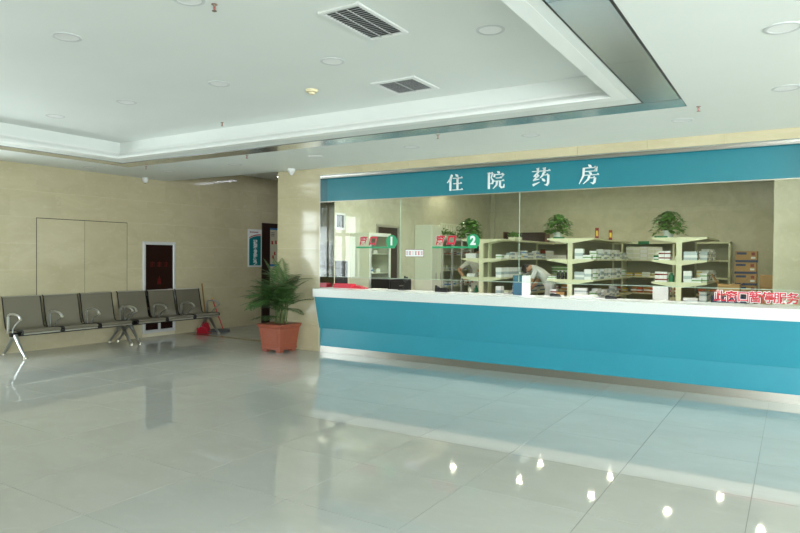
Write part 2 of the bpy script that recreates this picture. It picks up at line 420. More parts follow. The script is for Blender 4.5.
# ------------------------------------------------------------------ pillars, front fascia
def pillar(name, x0, x1, y0, y1, label):
    p = struct(box(name, x0+.012, x1-.012, y0+.012, y1, 0, 3.3, M['joint'])); p['label'] = label
    zs = [0, .40, .80, 1.20, 1.60, 2.0, 2.4, ZS]
    for a, b in zip(zs[:-1], zs[1:]):
        slab('wall_slab', ((x0+x1)/2, y0+.006, (a+b)/2), (x1-x0, .012, b-a-.003), M['beige'], p)
        slab('wall_slab', (x0+.006, (y0+.012+y1)/2, (a+b)/2), (.012, y1-y0-.012, b-a-.003), M['beige'], p)
    return p
pillar('wall_pillar', PX0, PX1, YF, YF+.4, 'beige stone pillar between corridor and pharmacy counter')
pillar('wall_pillar_right', CX1+.02, CX1+1.0, YF, YF+.4, 'beige stone pillar at the right end of the counter')
struct(box('wall_right_front', CX1+1.0, XR, YF+.01, YF+.2, 0, 3.3, M['beige']))
struct(box('wall_corridor_right', PX0, PX0+.05, YF+.4, 14.2, 0, 3.3, M['beige']))
fa = struct(box('wall_fascia', PX1-.012, CX1+.03, YF+.012, YF+.36, 2.735, 3.3, M['joint'])); fa['label'] = 'narrow beige stone band above the sign'
n = 8; st = (CX1+.02-PX1)/n
for i in range(n): slab('wall_slab', (PX1+st*(i+.5), YF+.006, (2.735+ZS)/2), (st-.003, .012, ZS-2.735), M['beige'], fa)
# polished steel lining of the opening
tr = struct(box('trim_2', PX1, CX1+.02, YF+.004, YS-.002, 2.722, 2.735, M['mirror'])); tr['label'] = 'polished steel lining of the pharmacy opening'
box('front_rail', PX1, CX1+.02, YF+.06, YF+.10, 2.690, 2.722, M['steel'], tr)
box('jamb', PX1-.003, PX1+.006, YF+.002, YF+.36, .99, 2.722, M['mirror'], tr)
box('jamb', CX1+.012, CX1+.022, YF+.002, YF+.36, .99, 2.722, M['mirror'], tr)
box('corner_bead', PX1-.001, PX1+.006, YF-.001, YF+.004, .99, 2.735, M['steel'], tr)

# ------------------------------------------------------------------ counter
ct = thing('service_counter', 'long turquoise reception counter with speckled white stone top and steel kick plate', 'counter', (PX1, YF, 0))
Lc = CX1 - PX1
segs = [0, 2.05, 4.10, Lc]
ZT0, ZT1 = .862, .988
for i, (a, b) in enumerate(zip(segs[:-1], segs[1:])):
    pr = [(-.125, ZT0), (-.005, .372), (.02, .372), (.02, ZT0)]
    MB().prism(pr, 0, a+(.004 if i == 0 else .0002), b-.0002).build('upper_panel', M['blue'], ct)
    box('lower_panel', a+(.020 if i == 0 else .0002), b-.0002, .003, .03, .095, .372, M['blue'], ct)
    box('kick_plate', a+(.012 if i == 0 else .0002), b-.0002, .006, .03, 0.0005, .093, M['steel'], ct)
MB().prism([(-.126, ZT0), (-.006, .372), (-.002, .372), (-.002, .0005), (.03, .0005), (.03, ZT0)], 0, -.006, .004).build('end_panel', M['joint'], ct)
box('stone_top', -.018, Lc, -.145, .46, ZT0, ZT1, M['stone'], ct, bevel=.006, seg=2)
box('carcass', .02, Lc, .031, .42, .02, ZT0, M['blue'], ct)

# ------------------------------------------------------------------ sign board with letters built stroke by stroke
def stroke(mb, pts, ws, y0, y1):
    # tapered ribbon following pts (x,z) with widths ws, extruded from y0 (front) to y1
    P = [Vector((p[0], p[1])) for p in pts]; Lf, Rt = [], []
    for i, p in enumerate(P):
        d = (P[min(i+1, len(P)-1)] - P[max(i-1, 0)]).normalized(); n = Vector((-d.y, d.x))
        Lf.append(p+n*ws[i]/2); Rt.append(p-n*ws[i]/2)
    for i in range(len(P)-1):
        mb.prism([tuple(Lf[i]), tuple(Lf[i+1]), tuple(Rt[i+1]), tuple(Rt[i])], 1, y0, y1)
def H(x0, x1, z, w=4):   # thin horizontal with a triangular end
    return [('s', [(x0, z), (x1, z)], [w, w]), ('p', [(x1-13, z+w/2-1), (x1-4, z+9), (x1+2, z-w/2)])]
def V(x, z0, z1, w=10): return [('s', [(x, z0), (x, z1)], [w, w]), ('p', [(x-w/2-4, z0+1), (x+w/2+2, z0+4), (x+w/2, z0-6), (x-w/2, z0-6)])]
def D(a, b, w=11): return [('s', [a, ((a[0]+b[0])/2, (a[1]+b[1])/2), b], [2, w, w*.6])]
def Q(pts, ws): return [('s', pts, ws)]
GL = {
 'zhu': Q([(32, 100), (22, 74), (2, 50)], [11, 9, 2]) + V(22, 70, 0) + D((54, 102), (68, 86), 13) + H(38, 96, 77) + H(42, 92, 43) + H(34, 98, 4) + V(66, 77, 4),
 'yuan': V(10, 95, -2) + H(10, 33, 92) + Q([(32, 92), (23, 66)], [9, 3]) + Q([(23, 66), (35, 48), (30, 30), (17, 30)], [3, 10, 9, 3]) + D((60, 103), (70, 90), 13)
   + Q([(44, 88), (40, 68)], [4, 10]) + H(44, 93, 83) + Q([(95, 84), (86, 68)], [9, 2]) + H(50, 84, 62) + H(38, 97, 44)
   + Q([(57, 44), (54, 20), (34, -2)], [10, 9, 2]) + Q([(74, 44), (74, 12), (82, 4), (95, 5), (98, 24)], [10, 10, 10, 9, 2]),
 'yao': H(2, 98, 86) + V(32, 102, 74) + V(67, 102, 74) + Q([(30, 74), (10, 56)], [10, 4]) + Q([(10, 56), (30, 57)], [4, 5]) + Q([(38, 64), (8, 34)], [10, 4])
   + Q([(8, 34), (40, 40)], [7, 4]) + Q([(6, 6), (42, 22)], [12, 3]) + Q([(64, 76), (56, 58), (44, 46)], [10, 8, 2]) + H(58, 88, 62)
   + Q([(88, 63), (87, 14), (80, 3), (68, 6)], [10, 11, 11, 2]) + D((54, 44), (70, 26), 13),
 'fang': D((46, 104), (60, 90), 13) + H(24, 84, 86) + V(84, 86, 64, 10) + H(24, 84, 67) + Q([(24, 88), (22, 44), (2, -2)], [10, 9, 2]) + D((50, 62), (62, 50), 12)
   + H(26, 98, 46) + Q([(52, 46), (46, 22), (22, -2)], [10, 9, 2]) + H(50, 80, 30) + Q([(80, 30), (76, 4), (70, -2), (58, 4)], [10, 11, 10, 2]),
}
def glyph(name, key, x0, z0, w, h, y, th, m, parent):
    mb = MB(); sx, sz = w/100, h/100
    for kind, *rest in GL[key]:
        if kind == 's':
            pts, ws = rest; stroke(mb, [(x0+p[0]*sx, z0+p[1]*sz) for p in pts], [q*sx for q in ws], y-th, y)
        else:
            mb.prism([(x0+p[0]*sx, z0+p[1]*sz) for p in rest[0]], 1, y-th, y)
    return mb.build(name, m, parent)
sg = thing('sign_board', 'long teal pharmacy header sign with four raised white Chinese characters', 'sign', (0, YS, 0))
pan = box('panel', PX1+.006, CX1+.010, -.012, .02, 2.348, 2.705, M['teal'], sg)
box('lower_edge', PX1+.006, CX1+.010, -.014, .022, 2.338, 2.348, M['edge'], sg)
box('top_trim', PX1+.006, CX1+.010, -.02, .02, 2.706, 2.720, M['steel'], sg)
for key, xc in (('zhu', -4.01), ('yuan', -3.40), ('yao', -2.775), ('fang', -2.165)):
    glyph('letter', key, xc-.125, 2.408, .25, .22, -.012, .018, M['letter'], sg)

# ------------------------------------------------------------------ pharmacy glazing
def text(name, s, size, m, parent, loc, rot=(H90, 0, 0), offset=0., shear=0., extrude=.0006, align='CENTER', sx=1., space=1.):
    c = bpy.data.curves.new(name, 'FONT'); c.body = s; c.size = size; c.offset = offset; c.shear = shear; c.extrude = extrude
    c.align_x = align; c.align_y = 'CENTER'; c.resolution_u = 3; c.space_character = space
    o = bpy.data.objects.new(name, c); COL.objects.link(o)
    dg = bpy.context.evaluated_depsgraph_get(); me = bpy.data.meshes.new_from_object(o.evaluated_get(dg))
    bpy.data.objects.remove(o); me.materials.clear()
    q = link(name, me, m, parent); q.location = loc; q.rotation_euler = rot; q.scale = (sx, 1, 1)
    return q
PANES = [PX1+.02, -4.905, -3.07, CX1+.005]
GZ0 = 1.168
for i, (a, b) in enumerate(zip(PANES[:-1], PANES[1:])):
    p = thing('glass_screen', ['clear counter glass pane carrying the window one decal', 'clear counter glass pane carrying the window two decal',
              'long clear counter glass pane in front of two shelf units with plants'][i], 'glass screen', ((a+b)/2, YS+.004, GZ0))
    h = 2.340-GZ0; hw = (b-a)/2-.004
    box('sheet', -hw, hw, 0, .010, 0, h, M['glass'], p)
    box('polished_edge', hw, hw+.004, -.001, .011, 0, h, M['glass_edge'], p)
    box('polished_edge', -hw, hw, -.0005, .0105, -.006, 0, M['glass_edge'], p)
for a, b, lab in ((-.86, CX1+.005, 'low glass strip closing the slot behind the red notice'),):
    p = thing('slot_glass', lab, 'glass strip', ((a+b)/2, YS+.004, ZT1))
    hw = (b-a)/2-.004
    box('sheet', -hw, hw, 0, .010, .001, GZ0-ZT1-.008, M['glass'], p)
yd = YS+.0035
def window_decal(x0, x1, zl, n):
    t = thing('window_decal', {'1': 'red and green window one decal on the glass near the stone pillar', '2': 'red and green window two decal on the glass before the pharmacist'}[n], 'decal', (x0, yd, zl))
    w = x1-x0; R = .098
    mb = MB().box(0, w-.04, -.0012, 0, 0, .026); mb.build('bar', M['green'], t)
    mb = MB(); c = [(w-R+R*math.cos(a), R+R*math.sin(a)) for a in [2*math.pi*k/32 for k in range(32)]]
    mb.prism(c, 1, -.0014, -.0004); mb.build('disc', M['green'], t)
    text('digit', n, .165, M['letter'], t, (w-.102, -.0022, .100), offset=.008)
    for ch, xx in (('窗', .115), ('口', .295)):
        text('character_outline', ch, .148, M['letter'], t, (xx, -.0010, .102), offset=.008, shear=.25)
        text('character', ch, .148, M['red'], t, (xx, -.0022, .102), offset=.007 if ch == '口' else .003, shear=.25)
window_decal(-5.70, -4.96, 1.61, '1')
window_decal(-4.375, -3.635, 1.61, '2')
sm = thing('small_notice', 'small white notice with red edge and red characters stuck on the glass', 'notice', (-4.665, yd, 1.485))
box('red_border', -.155, .155, -.0010, 0, 0, .108, M['dimred'], sm)
box('plate', -.150, .150, -.0018, -.0010, .005, .103, M['letter'], sm)
for k in range(6):     # unreadable characters: little stacked red strokes
    mb = MB(); xx = -.122+.049*k; ww = .016 if k != 2 else .008
    rr = random.Random(k)
    for q in range(3): mb.box(xx-ww, xx+ww, -.0024, -.0018, .034+.019*q, .040+.019*q)
    mb.box(xx-.003+rr.uniform(-.006, .006), xx+.003, -.0024, -.0018, .028, .080)
    mb.build('character', M['red'], sm)
pn = thing('paused_notice', 'red characters with white outline reading service paused along the lower glass', 'notice', (-.36, yd, 1.070))
for k, ch in enumerate('此窗口暂停服务'):
    xx = -.345+.1150*k
    text('character_outline', ch, .128, M['letter'], pn, (xx, -.0008, 0), offset=.0075)
    text('character', ch, .128, M['red'], pn, (xx, -.0022, 0), offset=.002)

# ------------------------------------------------------------------ ceiling fixtures
def make_downlight():
    t = thing('downlight', '', 'ceiling light')
    MB().lathe([(.082, .004), (.082, -.004), (.098, -.006), (.103, -.003), (.103, .0)], 28).build('trim_ring', M['ring'], t, True)
    MB().lathe([(.081, -.002), (.076, .03), (.062, .075), (.060, .080)], 28).build('reflector', M['refl'], t, True)
    MB().lathe([(.0, .079), (.060, .078), (.061, .090), (.0, .092)], 24).build('lens', M['lens'], t)
    return t
dl0 = make_downlight(); first = True
DLAB = {(-3.26, 4.14): 'white recessed downlight next to the cream smoke detector', (-1.85, 4.14): 'white recessed downlight in the tray nearest the wide mirror strip',
        (-4.60, 4.14): 'white tray downlight one lamp beyond the smoke detector towards the bench wall', (-6.0, 4.14): 'white tray downlight two lamps beyond the smoke detector towards the bench wall',
        (-7.34, 4.14): 'white tray downlight nearest the tray edge above the benches', (-3.26, 2.68): 'white tray downlight beside the hanging brass sprinkler',
        (-4.60, 2.68): 'white tray downlight one lamp past the hanging brass sprinkler towards the bench wall',
        (-8.65, 6.73): 'white lower ceiling downlight nearest the dome camera', (-7.13, 6.73): 'white lower ceiling downlight before the corridor opening',
        (-5.58, 6.73): 'white lower ceiling downlight above the sign end at the stone pillar', (-4.05, 6.73): 'white lower ceiling downlight above the first sign character',
        (-2.51, 6.73): 'white lower ceiling downlight above the gap between third and fourth sign characters', (-.96, 6.73): 'white lower ceiling downlight by the outer corner of the mirror strip',
        (-9.41, 5.85): 'white lower ceiling downlight above the stone faced access panel', (-.08, 5.88): 'white lower ceiling downlight beside the wide mirror strip, nearer the sign',
        (-.08, 4.35): 'white lower ceiling downlight beside the wide mirror strip, farther from the sign'}
for pts, z, lab, grp in ((UPL, ZU, 'white recessed downlight in the raised tray ceiling', 'downlights in the raised tray'),
                         (SOL, ZS, 'white recessed downlight in the lower ceiling border', 'downlights in the lower ceiling')):
    for x, y in pts:
        if z == ZU and y < 1.0: continue
        if first: o = dl0; o.location = (x, y, z); first = False
        else: o = dup(dl0, (x, y, z))
        o['label'] = DLAB.get((x, y), lab); o['group'] = grp
# lamps of the rows nearer the door, out of view, still light the room
for x, y in UPL:
    if y < 1.0:
        o = dup(dl0, (x, y, ZU)); o['label'] = 'white recessed downlight in the raised tray ceiling'; o['group'] = 'downlights in the raised tray'
def vent(name, label, x0, x1, y0, y1, fr, nsl, ncross, mslat):
    t = thing(name, label, 'air vent', ((x0+x1)/2, (y0+y1)/2, ZU)); a, b = (x1-x0)/2, (y1-y0)/2
    mb = MB()
    for u0, u1, v0, v1 in ((-a, a, -b, -b+fr), (-a, a, b-fr, b), (-a, -a+fr, -b+fr, b-fr), (a-fr, a, -b+fr, b-fr)):
        mb.box(u0, u1, v0, v1, -.014, 0)
    mb.build('frame', M['white'], t, bevel=.003)
    box('dark_backing', -a+fr, a-fr, -b+fr, b-fr, -.003, -.0005, M['ventback'], t)
    for k in range(nsl):
        v = -b+fr+(2*b-2*fr)*(k+.5)/nsl
        pit = (2*b-2*fr)/nsl; s = MB().box(-a+fr, a-fr, -.46*pit, .46*pit, -.001, .001).build('slat', mslat, t); s.location = (0, v, -.008); s.rotation_euler = (.35, 0, 0)
    for k in range(ncross):
        u = -a+fr+(2*a-2*fr)*(k+1)/(ncross+1)
        box('cross_bar', u-.003, u+.003, -b+fr, b-fr, -.016, -.010, mslat, t)
M['ventback'] = mat('vent_backing', srgb(70, 72, 72), .7)
M['slat'] = mat('grey_vent_slat', srgb(176, 178, 178), .4)
vent('air_vent', 'white framed oblong air outlet with dark slats in raised ceiling', -2.69, -2.36, 3.255, 3.87, .03, 18, 2, M['slat'])
vent('air_vent', 'white framed square return air grille with fine slats in raised ceiling', -3.36, -2.885, 4.83, 5.30, .05, 20, 1, M['slat'])
def sprinkler(x, y, z, lab):
    t = thing('sprinkler_head', lab, 'sprinkler', (x, y, z), group='ceiling sprinklers')
    MB().lathe([(.028, 0), (.028, -.004), (.012, -.010), (.010, -.022)], 12).build('escutcheon', M['brass'], t, True)
    MB().tube([(-.012, 0, -.02), (-.014, 0, -.045), (0, 0, -.058), (.014, 0, -.045), (.012, 0, -.02)], .003, 6).build('yoke', M['brass'], t)
    MB().lathe([(.0, -.060), (.022, -.058), (.022, -.062), (.0, -.064)], 12).build('deflector', M['brass'], t)
    box('red_bulb', -.003, .003, -.003, .003, -.055, -.022, M['redpole'], t); t.scale = (.72, .72, .72)
sprinkler(-3.18, 2.82, ZU, 'small brass fire sprinkler hanging from the raised tray ceiling')
sprinkler(-5.9, 5.36, ZU, 'small brass fire sprinkler near the tray edge')
for (x, y), lb in (((-8.5, 6.2), 'by the mirror strip corner nearest the dome camera'), ((-6.34, 6.2), 'between mirror strip and stone pillar'), ((-3.39, 6.2), 'between mirror strip and the second sign character'), ((-.75, 6.2), 'at the outer corner of the wide mirror strip')):
    sprinkler(x, y, ZS, 'small brass fire sprinkler ' + lb)
t = thing('smoke_detector', 'round cream smoke detector on the raised tray ceiling', 'smoke detector', (-3.99, 4.75, ZU))
MB().lathe([(.062, 0), (.062, -.012), (.055, -.022), (.03, -.026)], 24).build('base', M['smoke'], t, True)
MB().lathe([(.032, -.024), (.028, -.042), (.0, -.046)], 20).build('sensor_cap', M['smoke'], t, True)
box('indicator', .018, .024, -.012, -.004, -.040, -.034, M['black'], t)
t = thing('dome_camera', 'white dome security camera at the top of the left wall', 'camera', (XL+.075, 7.13, ZS))
MB().lathe([(.055, 0), (.055, -.03), (.050, -.04)], 20).build('base', M['white'], t, True)
MB().lathe([(.048, -.040), (.044, -.065), (.028, -.085), (.0, -.092)], 20).build('dome', M['white'], t, True)
MB().lathe([(.0, -.092), (.018, -.090), (.016, -.094), (0, -.096)], 12).build('lens', M['black'], t)
t = thing('ceiling_sensor', 'white cone shaped sensor under the ceiling before the stone pillar', 'sensor', (-6.70, 7.50, ZS)); t.scale = (.8, .8, .85)
MB().lathe([(.075, 0), (.078, -.02), (.066, -.05)], 20).build('base', M['white'], t, True)
MB().lathe([(.066, -.05), (.038, -.095), (.02, -.115), (0, -.12)], 20).build('cone', M['white'], t, True)
# corridor lamp panels
for x0, x1, y in ((-9.22, -8.56, 9.93), (-8.42, -7.84, 10.02)):
    t = thing('ceiling_lamp_or_fill', 'long narrow lit lamp panel on the corridor ceiling', 'ceiling light', ((x0+x1)/2, y, ZC), group='corridor lamps')
    w2 = (x1-x0)/2
    box('housing', -w2-.01, w2+.01, -.07, .07, -.03, 0, M['white'], t)
    box('diffuser', -w2, w2, -.055, .055, -.036, -.03, M['tube2'], t)

# ------------------------------------------------------------------ waiting benches
def bench(loc, label):
    t = thing('waiting_bench', label, 'bench', loc, H90, 'three seat steel benches')
    L = 1.78; sw = .555; gap = (L-3*sw)/3
    outer = [(-.262, .352), (-.282, .362), (-.288, .382), (-.272, .402), (-.20, .402), (-.05, .388), (.10, .374), (.165, .380), (.20, .412), (.225, .50), (.262, .68), (.292, .822), (.300, .842), (.315, .850)]
    inner = []
    for i, p in enumerate(outer):
        a = Vector(outer[max(i-1, 0)]); b = Vector(outer[min(i+1, len(outer)-1)]); d = (b-a).normalized(); nn = Vector((d.y, -d.x))
        q = Vector(p)+nn*.012; inner.append((q.x, q.y))
    for k in range(3):
        x0 = gap/2 + k*(sw+gap)
        mb = MB(); n = len(outer)
        for x in (x0, x0+sw):
            for p in outer: mb.v.append(Vector((x, p[0], p[1])))
            for p in inner: mb.v.append(Vector((x, p[0], p[1])))
        for i in range(n-1):
            mb.f += [[i, i+1, 2*n+i+1, 2*n+i], [n+i, 3*n+i, 3*n+i+1, n+i+1], [i, n+i, n+i+1, i+1], [2*n+i, 2*n+i+1, 3*n+i+1, 3*n+i]]
        mb.f += [[0, 2*n, 3*n, n], [n-1, 2*n-1, 4*n-1, 3*n-1]]
        s = mb.build('seat_shell', M['seat'], t, True)
        for xx in (x0-.004, x0+sw-.010):
            m2 = MB(); m2.tube([(xx+.007, p[0], p[1]) for p in outer], .009, 6); m2.build('side_rim', M['beam'], s, True)
        MB().tube([(x0, .303, .845), (x0+sw, .303, .845)], .011, 6).build('top_rim', M['edge'], s, True)
        box('front_edge', x0+.02, x0+sw-.02, -.290, -.262, .335, .356, M['edge'], s, bevel=.004)
        box('bracket', x0+.1, x0+sw-.1, -.05, .10, .345, .374, M['beam'], t)
    box('beam', -.01, L+.01, -.035, .035, .29, .345, M['beam'], t, bevel=.006)
    box('front_rail', .02, L-.02, -.262, -.235, .330, .356, M['beam'], t)
    for k in range(4):
        x = min(max(k*(sw+gap), .0), L)
        a = MB(); a.box(x-.008, x+.008, .055, .105, .33, .575)
        pth = [(x, .08, .56), (x, .07, .595), (x, .03, .615), (x, -.08, .622), (x, -.18, .610), (x, -.24, .585), (x, -.258, .555)]
        a.tube(pth, [.012, .015, .016, .016, .016, .017, .016], 8)
        a.tube([(x, -.252, .545), (x, -.19, .515), (x, -.11, .465), (x, -.055, .405), (x, -.045, .35)], .009, 8)
        ar = a.build('armrest', M['chrome'], t, True)
        MB().lathe([(0, .022), (.016, .018), (.023, 0), (.016, -.018), (0, -.022)], 12, (x, -.258, .555)).build('knob', M['edge'], ar, True)
        if k < 3 and k > 0: box('joiner', x-.03, x+.03, -.294, -.24, .325, .362, M['black'], t, bevel=.004)
    for x in (.045, L-.045):
        a = MB()
        for s in (-1, 1):
            a.tube([(x, s*.03, .31), (x, s*.09, .235), (x, s*.20, .11), (x, s*.295, .025)], [.032, .027, .021, .018], 8)
        a.tube([(x, -.05, .27), (x, 0, .285), (x, .05, .27)], .026, 8)
        lg = a.build('leg', M['chrome'], t, True)
        for s in (-1, 1):
            MB().lathe([(.028, 0), (.028, .018), (.018, .034)], 12, (x, s*.30, 0)).build('foot', M['edge'], lg, True)
    return t
bench((-9.49, 4.712, 0), 'brown grey mesh steel three seat bench under the stone faced access panel')
bench((-9.49, 6.557, 0), 'brown grey mesh steel three seat bench before the red fire cabinet')

# ------------------------------------------------------------------ fire cabinet
fc = thing('fire_cabinet', 'aluminium framed fire cabinet with dark maroon glass set in the beige wall', 'fire cabinet', (XL, 7.13, .07))
Wd, Hd = .70, 1.65; f = .055
for a in ((0, Wd, 0, f), (0, Wd, Hd-f, Hd), (0, f, f, Hd-f), (Wd-f, Wd, f, Hd-f)):
    box('frame_bar', -.02, .028, a[0], a[1], a[2], a[3], M['alu'], fc, bevel=.006)
box('lower_rail', -.01, .018, f, Wd-f, .42, .47, M['steel'], fc)
box('mullion', -.01, .018, Wd/2-.025, Wd/2+.025, f, .42, M['alu'], fc)
dr = box('glass_door', -.01, .006, f, Wd-f, .47, Hd-f, M['maroon'], fc)
for a, b in ((f, Wd/2-.025), (Wd/2+.025, Wd-f)): box('lower_pane', -.01, .006, a, b, f, .42, M['maroon'], fc)
for k in range(3):
    mb = MB(); yy = .2+.15*k
    for q in range(4): mb.box(.006, .0075, yy-.045, yy+.045, 1.20+.022*q, 1.208+.022*q)
    mb.box(.006, .0075, yy-.006, yy+.006, 1.19, 1.29); mb.build('upper_mark', M['faintred'], dr)
MB().prism([(.31, .88), (.39, .88), (.385, .95), (.35, 1.03), (.315, .95)], 0, .006, .0075).build('flame_mark', M['faintred'], dr)
for k in range(3):
    mb = MB(); yy = .24+.11*k
    for q in range(3): mb.box(.006, .0075, yy-.032, yy+.032, .66+.022*q, .668+.022*q)
    mb.box(.006, .0075, yy-.005, yy+.005, .65, .715); mb.build('lower_mark', M['faintred'], dr)
MB().lathe([(.045, 0), (.045, .004), (.03, .006)], 16).build('lock', M['steel'], dr).matrix_local = Matrix.Translation((.006, .10, .72)) @ Matrix.Rotation(H90, 4, 'Y')

# ------------------------------------------------------------------ cleaning things at the bench end
t = thing('dustpan', 'pink red plastic dustpan on the floor behind the bench leg', 'dustpan', (-9.52, 8.20, 0), .4); t.scale = (.8, .8, .8)
MB().prism([(-.13, 0), (.13, 0), (.10, .14), (.02, .17), (-.06, .15)], 1, -.06, -.045).build('back_wall', M['pinkred'], t)
MB().prism([(-.06, .0), (.13, .0), (.13, .012), (-.045, .012), (-.045, .13), (-.06, .13)], 0, -.13, .13).build('pan', M['pinkred'], t)
MB().tube([(0, -.05, .13), (-.01, .0, .20), (-.02, .05, .26)], .012, 8).build('handle', M['pinkred'], t, True)
t = thing('floor_mop', 'flat grey mop with a red pole and yellow tip leaning by the bench end', 'mop', (-9.42, 8.53, 0), .55)
box('mop_head', -.18, .18, -.055, .055, 0, .06, M['grey'], t, bevel=.02, seg=2)
MB().tube([(.06, .0, .05), (-.15, -.02, .64)], .013, 8).build('pole', M['redpole'], t, True)
MB().tube([(-.15, -.02, .64), (-.158, -.021, .665)], .015, 8).build('pole_tip', M['yellow'], t, True)
t = thing('wooden_broom', 'bamboo pole broom leaning on the wall behind the last bench seat', 'broom', (-9.74, 8.465, 0), 0)
MB().tube([(0, 0, .15), (-.09, -.03, .93)], .013, 8).build('pole', M['wood'], t, True)
MB().prism([(-.10, 0), (.10, 0), (.03, .17), (-.03, .17)], 0, -.02, .02).build('bristles', M['pinkred'], t)

# ------------------------------------------------------------------ corridor door and sign
d1 = struct(box('door_1', XL-.05, XL-.006, 10.20, 10.98, 0, 2.10, M['dkwood'])); d1['label'] = 'dark brown corridor door carrying a printed poster'
for a in ((10.10, 10.33, 0, 2.20), (10.98, 11.05, 0, 2.20), (10.33, 10.98, 2.10, 2.20)):
    box('door_frame', XL-.02, XL+.03, a[0], a[1], a[2], a[3], M['dkwood'], d1)
po = thing('door_poster', 'white and blue poster with small red figures on the corridor door', 'poster', (XL-.005, 10.345, 1.22))
box('sheet', 0, .003, 0, .5, 0, .92, M['paper'], po)
for z0, z1 in ((.84, .90), (.03, .08)): box('blue_band', .003, .0042, .01, .49, z0, z1, M['lblue'], po)
for y, z in ((.09, .57), (.21, .58), (.12, .25), (.17, .33)):
    mb = MB(); mb.prism([(y-.03, z-.05), (y+.03, z-.05), (y+.012, z+.0), (y+.03, z+.035), (y, z+.015), (y-.03, z+.035)], 0, .003, .0045); mb.build('red_figure', M['redpole'], po)
for k in range(3): box('text_line', .003, .0042, .05, .16, .70+.035*k, .712+.035*k, M['grey'], po)
ws = thing('wall_sign', 'white and teal wall sign with a red arc and five white characters in the corridor', 'sign', (XL+.002, 9.68, 1.24))
box('board', 0, .02, 0, .40, 0, .81, M['white'], ws, bevel=.018, seg=3)
arc = [(.03 + .34*k/12, .585 + .05*math.sin(math.pi*(.12+.62*k/12)) + .05*k/12) for k in range(13)]
MB().prism([(.03, .035), (.37, .035)] + arc[::-1], 0, .02, .022).build('teal_field', M['signteal'], ws)
mb = MB()
for (a, b), (c, d) in zip(arc[:-1], arc[1:]):
    mb.prism([(a, b+.012), (c, d+.012), (c, d+.032), (a, b+.032)], 0, .02, .022)
mb.build('red_arc', M['redpole'], ws)
for k, ch in enumerate('被褥发放处'):
    text('character', ch, .118, M['letter'], ws, (.0232, .205, .525-.108*k), (H90, 0, H90), offset=.005)
box('red_emblem', .02, .022, .05, .075, .735, .76, M['dimred'], ws)
for k in range(7): box('name_mark', .02, .022, .09+.03*k, .112+.03*k, .737, .757, M['dimred'], ws)

# ------------------------------------------------------------------ potted palm
pp = thing('potted_palm', 'leafy green parlour palm in a square terracotta pot before the stone pillar', 'potted plant', (-6.83, 7.385, 0))
def frustum(mb, h0, h1, z0, z1):
    mb.add([(-h0,-h0,z0),(h0,-h0,z0),(h0,h0,z0),(-h0,h0,z0),(-h1,-h1,z1),(h1,-h1,z1),(h1,h1,z1),(-h1,h1,z1)], [(0,3,2,1),(4,5,6,7),(0,1,5,4),(1,2,6,5),(2,3,7,6),(3,0,4,7)])
mb = MB(); frustum(mb, .185, .225, .035, .37); frustum(mb, .225, .238, .37, .385)
pot = mb.build('pot', M['terra'], pp, bevel=.006)
mb = MB(); frustum(mb, .238, .250, .385, .43); mb.build('rim', M['terra'], pot, bevel=.006)
box('base_band', -.196, .196, -.196, .196, .035, .085, M['terra'], pot, bevel=.006)
for sx in (-1, 1):
    for sy in (-1, 1): box('foot', sx*.14-.045, sx*.14+.045, sy*.14-.045, sy*.14+.045, 0, .036, M['terra'], pot, bevel=.005)
for sgn, ax in ((-1, 1), (1, 0)):
    mb = MB()
    for q in (-1, 1): mb.box(-.15, .15, -.004, .004, q*.1-.004, q*.1+.004); mb.box(q*.15-.004, q*.15+.004, -.004, .004, -.1, .1)
    o = mb.build('relief_frame', M['terra'], pot); o.location = (0, -.209, .235) if ax == 1 else (.209, 0, .235)
    o.rotation_euler = (.118, 0, 0) if ax == 1 else (.118, 0, H90)
box('soil', -.225, .225, -.225, .225, .38, .415, M['soil'], pp)
rg = random.Random(11)
stems = []
for k in range(13):
    a = rg.uniform(0, 6.28); r = rg.uniform(.02, .12); b = Vector((r*math.cos(a), r*math.sin(a), .41))
    h = rg.uniform(.15, .60); tip = b + Vector((rg.uniform(-.08, .08), rg.uniform(-.08, .05), h))
    MB().tube([b, (b+tip)/2+Vector((.01, 0, 0)), tip], [.012, .010, .008], 6).build('stem', M['stem'], pp, True); stems.append(tip)
def frond(base, az, elev, length, droop):
    mb = MB(); n = 11; pts = []; p = Vector(base); e = elev
    d_h = Vector((math.cos(az), math.sin(az), 0))
    for i in range(n+1):
        pts.append(p.copy()); p = p + (d_h*math.cos(e) + Vector((0, 0, 1))*math.sin(e))*length/n; e -= droop/n
    mb.tube(pts, [.005-.0035*i/n for i in range(n+1)], 4, False)
    side = d_h.cross(Vector((0, 0, 1)))
    for i in range(3, n+6):
        fpos = i*n/(n+5.01); i0 = min(int(fpos), n-1); q = pts[i0].lerp(pts[i0+1], fpos-i0); tn = (pts[i0+1]-pts[i0]).normalized()
        tt = fpos/n; ll = length*.42*math.sin(math.pi*min(1, .22+tt*.75))*rg.uniform(.85, 1.1)
        nrm = side.cross(tn).normalized()
        for s in (-1, 1):
            dr_ = (side*s*.78 + tn*(.55+.35*tt) + nrm*.12).normalized()
            tip = q + dr_*ll + Vector((0, 0, -.25*ll)); mid = q + dr_*ll*.5 + Vector((0, 0, -.05*ll))
            wv = tn.cross(dr_).cross(dr_).normalized()*(.0105+.003*(1-tt))
            b = len(mb.v); mb.v += [q, mid+wv, mid-wv, tip]; mb.f += [[b, b+1, b+2], [b+1, b+3, b+2]]
    return mb.build('frond', M['frond'], pp)
def clear(b, az, el, ln):   # keep fronds out of the pillar behind
    reach = ln*.75*math.cos(max(el, .35)); return b.y + reach*math.sin(az) < .17 and b.x + reach*math.cos(az) < .40
cnt = 0
